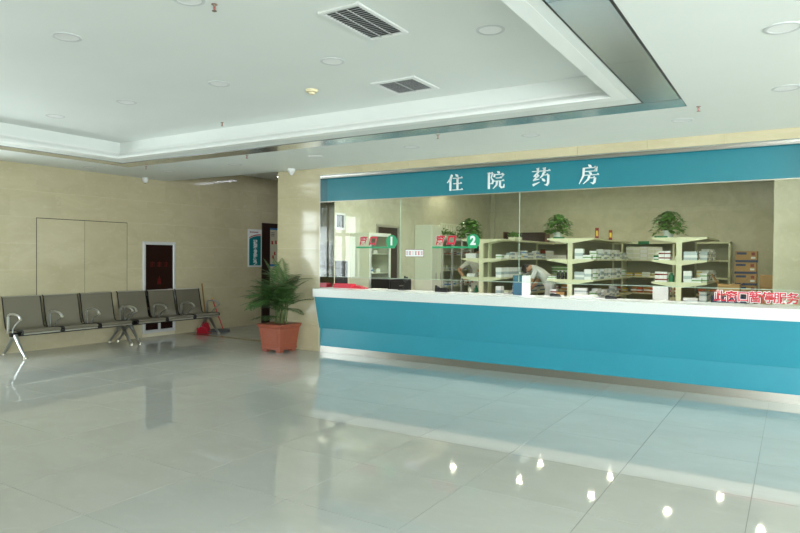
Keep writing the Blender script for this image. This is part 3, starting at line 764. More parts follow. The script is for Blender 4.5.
while cnt < 60:
    b = rg.choice(stems); b = Vector((b.x, b.y, .43+(b.z-.43)*rg.choice((1, 1, .7, .4)))); az = rg.uniform(0, 2*math.pi); el = rg.uniform(.2, 1.35); ln = rg.uniform(.46, .66)
    if not clear(b, az, el, ln): continue
    zt = b.z + ln*.8*math.sin(el)
    if zt > 1.44: continue
    frond(b, az, el, ln, rg.uniform(.6, 1.3)); cnt += 1
for dx in (-.05, .06, .12): frond(Vector((dx, -.04, .95)), rg.uniform(3.4, 6.0), 1.4, .52, .4)

# ================================================================== pharmacy behind the glass
PL, PB, PR, PZ = -7.04, 16.0, 1.3, 3.35
struct(box('floor_pharmacy', PX0+.05, PR, YF+.3, PB, -.05, 0, M['pfloor']))
struct(box('ceiling_pharmacy', PX0, PR+.1, YF+.36, PB+.1, PZ, PZ+.1, M['ceil']))
struct(box('wall_pharmacy_back', PX0, PR+.1, PB, PB+.1, 0, PZ, M['pharm']))
struct(box('wall_pharmacy_right', PR, PR+.1, YF+.2, PB, 0, PZ, M['pharm']))
wpl = struct(box('wall_pharmacy_left', PX0+.05, PL, YF+.4, 10.36, 0, PZ, M['pharm']))
box('wall_section', PX0+.05, PL, 11.24, PB, 0, PZ, M['pharm'], wpl); box('door_head', PX0+.05, PL, 10.36, 11.24, 2.13, PZ, M['pharm'], wpl)
struct(box('wall_pharmacy_front', PX1+.006, CX1+.03, YF+.36, YF+.40, 2.735, PZ, M['pharm']))
tq = struct(box('trim_3', PL, PL+.10, PB-.10, PB, 0, PZ, M['pharm'])); tq['label'] = 'narrow corner pilaster at the back of the pharmacy'
d2 = struct(box('door_2', PX0+.055, PX0+.085, 10.42, 11.18, 0, 2.08, M['dkwood'])); d2['label'] = 'dark wooden door in the pharmacy side wall'
for a in ((10.36, 10.42, 0, 2.13), (11.18, 11.24, 0, 2.13), (10.42, 11.18, 2.08, 2.13)):
    box('door_frame', PX0+.05, PL+.02, a[0], a[1], a[2], a[3], M['edge'], d2)
box('door_window', PX0+.085, PX0+.090, 10.62, 10.98, 1.25, 1.85, M['black'], d2)
struct(box('wall_column', -.28, .75, 11.0, 11.7, 0, PZ, M['pharm']))
# pharmacy ceiling: fill panels added to light the shelf fronts, then round downlights
for x in (-5.2, -3.7, -2.2, -.9):
    t = thing('ceiling_lamp_or_fill', 'square fill light panel added to the pharmacy ceiling behind the sign', 'ceiling light', (x, 9.2, PZ), group='added pharmacy fill panels')
    box('housing', -.31, .31, -.31, .31, -.03, 0, M['white'], t); box('diffuser', -.29, .29, -.29, .29, -.034, -.03, M['tube'], t)
M['lens2'] = mat('pharmacy_lamp_lens', srgb(255, 244, 220), .4, emit=210)
for y, xs in ((12.95, (-6.6, -5.0, -3.45, -2.0, -.45)), (14.3, (-5.0, -3.4, -1.22))):
    for x in xs:
        t = thing('downlight', 'round lit downlight on the pharmacy ceiling above the shelf units', 'ceiling light', (x, y, PZ), group='pharmacy downlights')
        MB().lathe([(.055, 0), (.085, 0), (.083, -.014), (.060, -.016), (.055, -.004)], 20).build('trim_ring', M['white'], t, True)
        MB().lathe([(0, -.010), (.055, -.010), (.055, -.002), (0, -.002)], 20).build('lens', M['lens2'], t)

# ------------------------------------------------------------------ shelf units
LV = [.31, .70, 1.08, 1.47, 1.87]
def gondola(x, y0, y1, dl, dr, label, plates=()):
    t = thing('shelf_unit', label, 'shelf unit', (x, y0, 0))
    L = y1-y0
    box('front_post', -.045, .045, 0, .06, 0, LV[-1], M['shelf'], t); box('rear_post', -.045, .045, L-.06, L, 0, LV[-1], M['shelf'], t)
    box('back_panel', -.012, .012, .06, L-.06, .1, LV[-1]-.03, M['panel'], t)
    for z in LV:
        for s, d, ly in ((-1, dl[0], dl[1]), (1, dr[0], dr[1])):
            if d <= 0: continue
            a, b = (s*.012, s*d) if s > 0 else (s*d, s*.012)
            sb = box('shelf_board', a, b, .005, ly, z-.028, z, M['shelf'], t)
            MB().prism([(s*.046, z-.095), (s*.046, z-.003), (s*d, z-.003), (s*d, z-.030)], 1, -.012, .004).build('bracket', M['shelf'], sb)
    box('base_plinth', -max(dl[0], .05)+.03, max(dr[0], .05)-.03, .02, min(L, max(dl[1], dr[1]))-.02, 0, .1, M['panel'], t)
    for px, py in plates: box('label_plate', px-.11, px+.11, py-.004, py, LV[-1]-.035, LV[-1]+.025, M['dgreen'], t)
    return t
GY = 12.0
gondola(-5.52, GY, GY+.38, (.45, .38), (.45, .38), 'short cream metal end shelf unit in front of the standing pharmacist')
gondola(-5.52, GY+.39, 15.3, (0, 0), (.45, 2.9), 'long cream metal shelf unit behind the short end unit, facing the bending person')
gondola(-3.66, GY, 15.3, (.45, 3.3), (.45, 3.3), 'cream metal shelf unit topped by a pothos and two red stands', ((-.22, -.002),))
gondola(-1.73, GY, 14.0, (.45, 2.0), (.45, 2.0), 'cream metal shelf unit topped by a bushy pothos nearest the carton stack', ((-.30, -.002),))
bk = thing('wall_shelf_unit', 'long cream metal shelf unit along the back wall of the pharmacy', 'shelf unit', (-6.9, 15.52, 0))
BL = 5.7
box('back_panel', 0, BL, .42, .44, 0, 1.88, M['panel'], bk)
for k in range(6): box('upright', k*(BL-.04)/5, k*(BL-.04)/5+.04, 0, .42, 0, 1.88, M['shelf'], bk)
for z in LV: box('shelf_board', 0, BL, -.0, .42, z-.03, z, M['shelf'], bk)
for px in (2.2, 3.9): box('label_plate', px-.12, px+.12, -.006, -.001, 1.83, 1.90, M['dgreen'], bk)

# ------------------------------------------------------------------ stock on the shelves: every pack is a thing
_pk = {}
def pack(loc, w, d, h, base, band, label, rz=0, group=None, name='medicine_box'):
    key = (name, round(w, 3), round(d, 3), round(h, 3), base, band)
    if key not in _pk:
        me = bpy.data.meshes.new(name)
        lv = [0, .30*h, .58*h, h]; vs = []; fs = []; mi = []
        for z in lv: vs += [(-w/2, -d/2, z), (w/2, -d/2, z), (w/2, d/2, z), (-w/2, d/2, z)]
        fs.append((3, 2, 1, 0)); mi.append(0)
        for k in range(3):
            for i in range(4): fs.append((4*k+i, 4*k+(i+1) % 4, 4*k+4+(i+1) % 4, 4*k+4+i)); mi.append(1 if k == 1 else 0)
        fs.append((12, 13, 14, 15)); mi.append(0)
        me.from_pydata(vs, [], fs); me.materials.append(M[base]); me.materials.append(M[band])
        for p, q in zip(me.polygons, mi): p.material_index = q
        _pk[key] = me
    o = bpy.data.objects.new(name, _pk[key]); COL.objects.link(o); o.location = loc; o.rotation_euler = (0, 0, rz)
    return tag(o, label, 'box', group)
_bt = {}
def bottle(loc, r, h, body, cap, label, group):
    key = (r, h, body, cap)
    if key not in _bt:
        t = thing('medicine_bottle', label, 'bottle', loc, 0, group)
        MB().lathe([(r, 0), (r, h*.68), (r*.8, h*.76), (r*.45, h*.80), (r*.45, h*.86)], 10).build('body', M[body], t, True)
        MB().lathe([(r*.5, h*.85), (r*.5, h), (0, h)], 10).build('cap', M[cap], t, True)
        _bt[key] = t; return t
    o = dup(_bt[key], loc, None, label); o['group'] = group; return o
CN = {'paper': 'white', 'clearbox': 'pale blue grey', 'gbox': 'green', 'orange': 'orange', 'yellow': 'yellow', 'carton': 'brown', 'navy': 'navy', 'dgreen': 'dark green', 'lblue': 'blue', 'cream': 'cream', 'folder': 'teal', 'red': 'red', 'brown': 'dark brown', 'dimred': 'red'}
LN = {0: 'lowest shelf', 1: 'bottom visible shelf', 2: 'middle shelf', 3: 'upper shelf', 4: 'top'}
def row(unit, lev, axis, a, b, c, facing, kinds, seed, depth=.12):
    # a row of packs from a to b along axis (0: x, 1: y); c is the fixed coordinate of the pack fronts; stack some
    rg = random.Random(seed); p = a
    while True:
        base, band, w, h, nst = rg.choice(kinds)
        w = w*rg.choice((1, 1, .85)); d = depth
        if p+w > b: break
        lab = '%s carton with %s band, %s of the %s' % (CN[base], CN[band], LN[lev], unit)
        for k in range(rg.choice(nst)):
            if axis == 0: pack((p+w/2, c+facing*d/2, LV[lev]+k*h), w-.006, d, h-.001, base, band, lab, 0, lab)
            else: pack((c+facing*d/2, p+w/2, LV[lev]+k*h), d, w-.006, h-.001, base, band, lab, 0, lab)
        p += w + (0 if rg.random() < .7 else rg.uniform(.02, .10))
U_A, U_B, U_C, U_W = 'pharmacist side unit', 'red stand unit', 'carton side unit', 'back wall unit'
W1 = [('paper', 'lblue', .14, .09, (1, 1, 2)), ('paper', 'cream', .18, .07, (1, 2)), ('cream', 'yellow', .12, .10, (1,)), ('clearbox', 'paper', .20, .12, (1,))]
W2 = [('paper', 'clearbox', .16, .20, (1,)), ('clearbox', 'paper', .22, .15, (1,)), ('paper', 'gbox', .16, .08, (1, 2))]
W3 = [('carton', 'paper', .16, .13, (1,)), ('orange', 'paper', .14, .12, (1,)), ('paper', 'orange', .13, .12, (1, 1)), ('paper', 'dimred', .12, .09, (1, 2)), ('yellow', 'paper', .12, .10, (1,))]
W4 = [('paper', 'clearbox', .24, .11, (1, 2)), ('paper', 'cream', .2, .16, (1,))]
# unit A: right face
row('short end unit', 3, 1, 12.05, 12.37, -5.09, -1, W2, 33); row(U_A, 3, 1, 12.44, 14.9, -5.09, -1, W1, 1); row('short end unit', 2, 1, 12.05, 12.37, -5.09, -1, W2, 32); row(U_A, 2, 1, 12.44, 14.9, -5.09, -1, W2, 2)
row('short end unit', 1, 1, 12.05, 12.37, -5.09, -1, W2, 31); row(U_A, 1, 1, 12.44, 14.9, -5.09, -1, [('cream', 'paper', .22, .10, (1, 2)), ('paper', 'folder', .18, .09, (1, 2))], 3)
# unit A: end cap in front of the pharmacist
for lev, z, w, h in ((3, LV[3], .24, .10), (2, LV[2], .17, .07)):
    lab = 'white carton on the %s of the narrow wing beside the pharmacist' % LN[lev]
    pack((-5.78, 12.14, z), w, .16, h, 'paper', 'paper', lab)
bottle((-5.80, 12.08, LV[1]), .04, .20, 'cream', 'black', 'cream bottle with black cap before the pharmacist legs', 'bottles before the pharmacist')
bottle((-5.66, 12.08, LV[1]), .035, .20, 'dgreen', 'dgreen', 'dark green bottle before the pharmacist legs', 'bottles before the pharmacist')
# unit B: right face and left face ends
row(U_B, 3, 1, 12.24, 15.0, -3.23, -1, W2, 5); row(U_B, 2, 1, 12.24, 15.0, -3.23, -1, W2, 6); row(U_B, 1, 1, 12.24, 14.2, -3.23, -1, W2+W4, 7)
row(U_B, 3, 0, -3.58, -3.22, 12.03, 1, W2, 8); row(U_B, 2, 0, -3.58, -3.22, 12.03, 1, W2, 9); row(U_B, 1, 0, -3.58, -3.22, 12.03, 1, W4, 10)
row(U_B, 3, 0, -3.86, -3.70, 12.03, 1, W2, 11); row(U_B, 1, 0, -4.05, -3.72, 12.03, 1, W3, 12)
for k in range(3): bottle((-3.76-.075*k, 12.1, LV[2]), .03, .16, 'black', 'paper', 'black bottle with white cap on the shelf end below the pothos', 'black bottles below the pothos')
lab = 'long white and green carton on the shelf end below the pothos'
pack((-4.02, 12.06, LV[2]), .16, .08, .06, 'paper', 'gbox', lab)
# unit C
row(U_C, 3, 0, -1.66, -1.29, 12.03, 1, W2, 13); row(U_C, 2, 0, -1.66, -1.29, 12.03, 1, W2+W4, 14); row(U_C, 1, 0, -1.66, -1.29, 12.03, 1, W4, 15)
row(U_C, 3, 1, 12.2, 13.8, -1.30, -1, W2, 16); row(U_C, 2, 1, 12.2, 13.8, -1.30, -1, W2, 17); row(U_C, 1, 1, 12.2, 13.8, -1.30, -1, W4, 18)
row(U_C, 3, 0, -2.16, -1.80, 12.05, 1, [('dgreen', 'paper', .1, .08, (1,)), ('paper', 'dimred', .1, .08, (2,))], 19)
lab = 'large white carton stacked on the lower wing of the carton side unit'
for k in range(2): pack((-2.03, 12.12, LV[1]+.15*k), .26, .2, .148, 'paper', 'paper', lab, 0, lab)
bottle((-1.86, 12.10, LV[2]), .05, .16, 'dgreen', 'dgreen', 'dark green jar on the shelf unit nearest the carton stack', None)
for j in range(3):
    for k in range(2):
        lab = 'small white and red pack stacked on the wing shelf beside the dark green jar'
        pack((-1.96-.07*j, 12.10, LV[2]+.09*k), .064, .06, .088, 'paper', 'dimred', lab, 0, lab)
# back wall shelves
row(U_W, 3, 0, -6.3, -4.6, 15.54, 1, [('paper', 'cream', .2, .1, (1, 2)), ('brown', 'dimred', .16, .12, (1, 2)), ('carton', 'brown', .14, .1, (1,))], 20)
row(U_W, 2, 0, -5.2, -4.35, 15.54, 1, [('gbox', 'paper', .42, .07, (4, 3))], 21)
row(U_W, 1, 0, -5.3, -4.0, 15.54, 1, W3, 22)
row(U_W, 3, 0, -3.4, -2.45, 15.54, 1, [('paper', 'cream', .16, .10, (3, 3)), ('cream', 'paper', .16, .10, (3,))], 23)
row(U_W, 3, 0, -2.4, -1.4, 15.54, 1, [('paper', 'navy', .18, .10, (1, 2)), ('paper', 'dimred', .16, .12, (1,)), ('cream', 'paper', .2, .09, (1,))], 24)
row(U_W, 2, 0, -3.4, -1.4, 15.54, 1, [('cream', 'yellow', .2, .08, (1, 2)), ('yellow', 'paper', .16, .08, (1,)), ('paper', 'cream', .18, .1, (1,))], 25)
row(U_W, 1, 0, -3.6, -1.4, 15.54, 1, W3, 26)
# things on top of the units
t = thing('dark_wooden_case', 'long dark brown wooden case on top of the back wall shelf', 'case', (-5.95, 15.72, LV[4]+.01))
box('front_board', -.55, .55, -.15, -.13, .02, .26, M['dkwood'], t); box('rear_board', -.55, .55, .13, .15, .02, .26, M['dkwood'], t)
for xx in (-.57, .55): box('end_cap', xx, xx+.02, -.16, .16, 0, .29, M['brown'], t)
box('bottom_board', -.55, .55, -.13, .13, 0, .03, M['dkwood'], t)
for (x, y, h), lab in (((-3.43, 13.05, .24), 'tall slim red and yellow stand on the shelf unit top'), ((-3.33, 13.75, .22), 'shorter slim red and yellow stand leaning on the shelf unit top')):
    t = thing('red_stand', lab, 'stand', (x, y, LV[4]), .5)
    o = box('card', -.035, .035, -.006, .006, .01, h, M['dimred'], t); box('yellow_print', -.022, .022, -.0075, -.006, h*.3, h*.75, M['yellow'], o)
    box('foot', -.04, .04, -.03, .03, 0, .01, M['redpole'], t)
def pothos(loc, R, n, seed, label, hh=1.):
    t = thing('potted_pothos', label, 'potted plant', loc); rg = random.Random(seed)
    MB().lathe([(.075, 0), (.10, .12), (.105, .13), (.09, .13), (.085, .11), (0, .11)], 16).build('pot', M['white'], t, True)
    mb = MB(); st = MB()
    for k in range(n):
        a = rg.uniform(0, 6.283); e = rg.uniform(-.35, 1.5); r = R*(.35+.65*rg.random()**.5)
        c = Vector((r*math.cos(a)*math.cos(e), r*math.sin(a)*math.cos(e), .16+hh*r*math.sin(e)*.9))
        if c.z < .03 and math.hypot(c.x, c.y) < .14: c.z = .1
        c.z = max(c.z, .02)
        d = Vector((math.cos(a), math.sin(a), rg.uniform(-.7, .3))).normalized(); s = d.cross(Vector((0, 0, 1))).normalized(); nn = s.cross(d)
        l = rg.uniform(.085, .135); w = l*.42; b = len(mb.v)
        mb.v += [c-d*l*.5, c-d*l*.15+s*w+nn*.008, c+d*l*.5-nn*.012, c-d*l*.15-s*w+nn*.008, c+d*l*.05]
        mb.f += [[b, b+1, b+4], [b+1, b+2, b+4], [b+2, b+3, b+4], [b+3, b, b+4]]
        if k % 5 == 0: st.tube([(0, 0, .11), c*.5+Vector((0, 0, .08)), c], .003, 4, False)
    mb.build('foliage', M['ivy'], t); st.build('vines', M['stem'], t)
pothos((-3.98, 12.25, LV[4]), .30, 260, 3, 'trailing green pothos on the shelf unit with red stands', 1.15)
pothos((-1.95, 12.25, LV[4]), .32, 300, 4, 'bushy green pothos on the shelf unit nearest the carton stack', 1.1)
pothos((-5.86, 12.16, LV[4]), .30, 260, 5, 'green pothos hanging over the shelf unit beside the pharmacist', 1.0)
t = thing('low_green_planter', 'low clipped green plant in a trough on the shelf unit top', 'potted plant', (-5.25, 13.2, LV[4]))
box('trough', -.08, .08, -.2, .2, 0, .07, M['cream'], t); mb = MB(); rg = random.Random(9)
for k in range(160):
    c = Vector((rg.uniform(-.1, .1), rg.uniform(-.24, .24), rg.uniform(.06, .16))); d = Vector((rg.uniform(-1, 1), rg.uniform(-1, 1), rg.uniform(0, 1))).normalized()*.05; s = d.cross(Vector((0, 0, 1))).normalized()*.014
    b = len(mb.v); mb.v += [c, c+d*.5+s, c+d, c+d*.5-s]; mb.f += [[b, b+1, b+2, b+3]]
mb.build('foliage', M['ivy'], t)

# ------------------------------------------------------------------ furniture along the side wall
def glass_cabinet(loc, Ln, D, Hh, label, ndoors, stock):
    t = thing('glass_cabinet', label, 'cabinet', loc); f = .035
    box('side_panel', 0, D, 0, .02, 0, Hh, M['cream'], t); box('side_panel', 0, D, Ln-.02, Ln, 0, Hh, M['cream'], t)
    box('rear_panel', 0, .015, .02, Ln-.02, 0, Hh, M['cream'], t); box('top_panel', 0, D, 0, Ln, Hh, Hh+.025, M['cream'], t); box('plinth', 0, D, .02, Ln-.02, 0, .1, M['cream'], t)
    nz = 5
    for k in range(1, nz): box('shelf', .015, D-.03, .02, Ln-.02, .1+(Hh-.1)*k/nz-.01, .1+(Hh-.1)*k/nz, M['cream'], t)
    for k in range(ndoors):
        a = .02+(Ln-.04)*k/ndoors; b = .02+(Ln-.04)*(k+1)/ndoors
        mb = MB()
        for y0, y1, z0, z1 in ((a, b, .1, .1+f), (a, b, Hh-f, Hh), (a, a+f, .1+f, Hh-f), (b-f, b, .1+f, Hh-f)): mb.box(D-.02, D, y0, y1, z0, z1)
        o = mb.build('door_frame', M['alu'], t); box('door_glass', D-.012, D-.008, a+f, b-f, .1+f, Hh-f, M['winglass'], o)
        box('handle', D, D+.02, b-f-.01, b-f, Hh*.5, Hh*.5+.14, M['steel'], o)
    rg = random.Random(int(Ln*100))
    for k in range(2, nz):
        y = .08
        while y < Ln-.2 and stock:
            w = rg.uniform(.07, .13); bs, bd = rg.choice((('paper', 'lblue'), ('paper', 'orange'), ('cream', 'paper'), ('dimred', 'paper')))
            lab = '%s pack with %s band inside the %s' % (CN[bs], CN[bd], stock)
            pack((loc[0]+.2, loc[1]+y+w/2, .1+(Hh-.1)*k/nz), .1, w, rg.uniform(.06, .14), bs, bd, lab, 0, lab, 'stored_pack'); y += w+rg.uniform(.02, .16)
    return t
glass_cabinet((PL+.005, 9.5, 0), .72, .44, 1.90, 'narrow glass door medicine cooler beside the dark door', 1, 'glass door cooler')
glass_cabinet((PL+.005, 12.5, 0), 2.0, .34, 1.90, 'long glass door cabinet topped by a picket rail behind the pharmacist', 4, 'long glass door cabinet')
t = thing('picket_rail', 'white picket rail entwined with greenery on the long glass door cabinet', 'rail', (PL+.28, 12.5, 1.925))
box('lower_bar', -.01, .01, 0, 2.0, .0, .03, M['cream'], t); box('upper_bar', -.01, .01, 0, 2.0, .30, .33, M['cream'], t)
for k in range(16): box('picket', -.012, .008, .04+.12*k, .10+.12*k, .03, .30, M['cream'], t)
mb = MB(); rg = random.Random(21)
for k in range(420):
    yy = rg.uniform(0, 2.0); c = Vector((rg.uniform(.0, .1), yy, .035+abs(rg.gauss(0, .05))+.03*math.sin(yy*5))); d = Vector((rg.uniform(0, 1), rg.uniform(-1, 1), rg.uniform(.05, .8))).normalized()*.06; s = d.cross(Vector((0, 0, 1))).normalized()*.018
    b = len(mb.v); mb.v += [c, c+d*.5+s, c+d, c+d*.5-s]; mb.f += [[b, b+1, b+2, b+3]]
mb.build('ivy', M['ivy'], t)
t = thing('tall_cabinet', 'tall plain cream cabinet between the dark door and the glass cabinet', 'cabinet', (PL+.01, 11.85, 0))
box('body', 0, .42, 0, .42, .05, 2.18, M['cream'], t, bevel=.006); box('plinth', .02, .40, .02, .40, 0, .05, M['grey'], t)
for y0, y1 in ((.01, .208), (.212, .41)):
    o = box('door', .42, .435, y0, y1, .08, 2.15, M['cream'], t); box('handle', .435, .45, (y0+y1)/2+.06, (y0+y1)/2+.075, 1.0, 1.15, M['steel'], o)
t = thing('drawer_cabinet', 'low black drawer cabinet beside the glass door cooler', 'cabinet', (-6.52, 9.45, 0))
box('body', 0, .40, 0, .75, 0, 1.08, M['black'], t, bevel=.006)
for k in range(4):
    o = box('drawer', .40, .415, .02, .73, .06+.25*k, .29+.25*k, M['black'], t); box('handle', .415, .43, .3, .45, .2+.25*k, .215+.25*k, M['steel'], o)
t = thing('exhaust_fan', 'square wall exhaust fan with white frame and dark louvres', 'fan', (PL, 9.02, 1.97))
mb = MB()
for y0, y1, z0, z1 in ((0, .30, 0, .035), (0, .30, .265, .30), (0, .035, .035, .265), (.265, .30, .035, .265)): mb.box(0, .03, y0, y1, z0, z1)
mb.build('frame', M['white'], t); box('backing', .001, .006, .035, .265, .035, .265, M['black'], t)
for k in range(6): box('louvre', .008, .02, .035, .265, .05+.036*k, .072+.036*k, M['grey'], t)

# ------------------------------------------------------------------ cartons in the right of the pharmacy
def carton(loc, w, d, h, label, group=None, rz=0):
    t = thing('cardboard_carton', label, 'carton', loc, rz, group)
    box('body', -w/2, w/2, -d/2, d/2, 0, h, M['carton'], t, bevel=.003)
    box('navy_band', -w/2-.001, w/2+.001, -d/2-.002, d/2+.001, .004, .045, M['navy'], t)
    box('printed_block', -w*.44, w*.02, -d/2-.002, -d/2, h*.70, h*.90, M['navy'], t)
    box('red_mark', w*.24, w*.40, -d/2-.002, -d/2, h*.62, h*.88, M['dimred'], t); box('white_label', w*.22, w*.42, -d/2-.002, -d/2, h*.34, h*.5, M['paper'], t)
    return t
for k in range(8):
    carton((-.745+.006*((k*5) % 3-1), 13.0, .205*k), .34, .40, .203,
           'brown carton with navy band in the tall stack by the column' + (', topmost' if k == 7 else ', second from its top' if k == 6 else ', third from its top' if k == 5 else ''), 'stacked brown cartons')
def plain_carton(loc, w, d, h, label, m, open_top=False):
    t = thing('cardboard_carton', label, 'carton', loc)
    box('body', -w/2, w/2, -d/2, d/2, 0, h, M[m], t, bevel=.003)
    box('tape', -w/2-.001, w/2+.001, -.03, .03, h*.6, h-.004, M['edge'], t)
    if open_top:
        for s, ang in ((-1, 1.0), (1, .75)):
            o = MB().box(0, .20, -d/2, d/2, -.002, .002).build('flap', M[m], t); o.location = (s*w/2, 0, h); o.rotation_euler = (0, -ang if s > 0 else math.pi+ang, 0)
    return t
plain_carton((-.36, 12.75, 0), .30, .35, 1.22, 'tall plain brown carton between the carton stack and the column', 'carton')
plain_carton((-.96, 12.30, .86), .34, .3, .20, 'open brown carton with raised flaps on the navy crate', 'carton', True)
plain_carton((-.96, 12.30, 0), .52, .5, .86, 'large dark navy crate behind the red paused notice', 'navy')
# a small step: the open carton sits on the crate

# ------------------------------------------------------------------ things on the counter
zc = ZT1
t = thing('document_tray', 'red plastic tray of papers on the counter beside the stone pillar', 'tray', (-6.02, 7.99, zc))
box('base', -.17, .17, -.07, .07, 0, .01, M['pinkred'], t)
for a in ((-.17, .17, -.07, -.06), (-.17, .17, .06, .07), (-.17, -.16, -.06, .06), (.16, .17, -.06, .06)): box('wall', *a, .01, .065, M['pinkred'], t)
box('papers', -.12, .13, -.05, .05, .01, .03, M['paper'], t)
t = thing('red_booklet', 'folded red booklet lying on the counter near the document tray', 'booklet', (-5.72, 7.98, zc), .2)
box('cover', -.12, .12, -.07, .07, 0, .012, M['pinkred'], t)
MB().prism([(-.12, .012), (.10, .012), (-.04, .05)], 1, -.06, .06).build('raised_leaf', M['pinkred'], t)
t = thing('paper_sheet', 'white paper sheets on the counter below the window one decal', 'paper', (-5.38, 7.98, zc), .1)
box('sheets', -.13, .13, -.08, .08, 0, .006, M['paper'], t); box('top_sheet', -.11, .14, -.07, .07, .006, .010, M['cream'], t)
t = thing('computer_monitor', 'dark computer monitor turned away at the counter end beside the stone pillar', 'monitor', (-6.55, 8.42, .75), .5)
box('foot', -.12, .12, -.09, .09, 0, .015, M['black'], t); box('stem', -.02, .02, -.02, .02, .015, .40, M['black'], t)
box('screen_case', -.22, .22, -.03, .02, .26, .66, M['black'], t, bevel=.01); box('rear_bulge', -.16, .16, -.06, -.03, .34, .56, M['black'], t, bevel=.01)
dk = thing('work_desk', 'cream work desk behind the counter', 'desk', (-3.1, 8.38, 0))
box('desk_top', -3.75, 3.1, -.22, .32, .72, .75, M['cream'], dk)
for xx in (-3.72, -1.0, 1.0, 3.02): box('side_panel', xx, xx+.03, -.2, .3, 0, .72, M['cream'], dk)
def reader(x, lab, tilt):
    t = thing('card_reader', lab, 'card reader', (x, 8.00, zc))
    box('base', -.05, .05, -.035, .035, 0, .012, M['black'], t, bevel=.003)
    MB().tube([(0, .01, .01), (tilt, .01, .13)], .007, 8).build('arm', M['black'], t, True)
    o = box('head', -.035, .035, -.008, .008, -.03, .06, M['black'], t, bevel=.003); o.location = (tilt*1.15, .01, .15); o.rotation_euler = (.3, tilt*6, 0)
reader(-4.96, 'black card reader on an arm below the small white notice', .05)
t = thing('desk_telephone', 'black desk phone lying on the counter left of the pharmacist', 'telephone', (-4.28, 8.0, zc), .2)
MB().prism([(-.07, 0), (.07, 0), (.07, .025), (-.07, .06)], 0, -.09, .09).build('base', M['black'], t)
MB().tube([(-.075, -.055, .075), (-.075, 0, .062), (-.075, .055, .055)], [.022, .014, .022], 8).build('handset', M['black'], t, True)
t = thing('file_box', 'blue upright file box with white papers standing on the counter', 'file box', (-3.10, 8.02, zc), -.35)
box('shell_side', -.09, -.08, -.05, .12, 0, .26, M['folder'], t); box('shell_front', -.09, .06, -.06, -.05, 0, .26, M['folder'], t)
box('shell_side', .05, .06, -.05, .12, 0, .26, M['paper'], t); box('shell_floor', -.08, .05, -.05, .12, 0, .008, M['folder'], t)
for k in range(4): box('file', -.07+.03*k, -.055+.03*k, -.04, .11, .008, .235+.008*(k % 2), M['paper' if k % 2 else 'pinkred'], t)
for x, lab in ((-2.62, 'small black stapler on the counter near the blue file box'), (-1.92, 'black stapler beside the white paper stack on the counter')):
    t = thing('stapler', lab, 'stapler', (x, 8.0, zc), .1)
    box('base', -.07, .07, -.016, .016, 0, .010, M['black'], t); MB().prism([(-.07, .012), (.065, .012), (.05, .03), (-.05, .042), (-.07, .036)], 1, -.014, .014).build('arm', M['black'], t)
t = thing('paper_stack', 'white paper stack on the counter before the shelf unit with red stands', 'paper', (-2.25, 8.0, zc), -.1)
box('sheets', -.15, .15, -.1, .1, 0, .025, M['paper'], t); box('top_sheet', -.14, .16, -.09, .09, .025, .03, M['cream'], t)
t = thing('keyboard', 'black keyboard standing on the desk behind the blue file box', 'keyboard', (-2.55, 8.5, .75))
box('body', -.24, .24, -.07, .07, 0, .02, M['black'], t); box('key_field', -.22, .22, -.055, .055, .02, .026, M['grey'], t)

# ------------------------------------------------------------------ people
def skin(name, V, E, root, classify, mats, parent):
    names = list(V); me = bpy.data.meshes.new(name)
    me.from_pydata([V[k][0] for k in names], [(names.index(a), names.index(b)) for a, b in E], [])
    o = bpy.data.objects.new(name, me); COL.objects.link(o)
    o.modifiers.new('skin', 'SKIN'); o.modifiers['skin'].use_smooth_shade = True
    for k, sv in zip(names, me.skin_vertices[0].data):
        r = V[k][1]; sv.radius = (r, r) if not isinstance(r, tuple) else r; sv.use_root = (k == root)
    sb = o.modifiers.new('sub', 'SUBSURF'); sb.levels = 2; sb.render_levels = 2
    dg = bpy.context.evaluated_depsgraph_get(); nm = bpy.data.meshes.new_from_object(o.evaluated_get(dg))
    bpy.data.objects.remove(o); nm.materials.clear()
    for m in mats: nm.materials.append(M[m])
    for p in nm.polygons: p.material_index = classify(p.center); p.use_smooth = True
    q = bpy.data.objects.new(name, nm); COL.objects.link(q); q.parent = parent
    return q
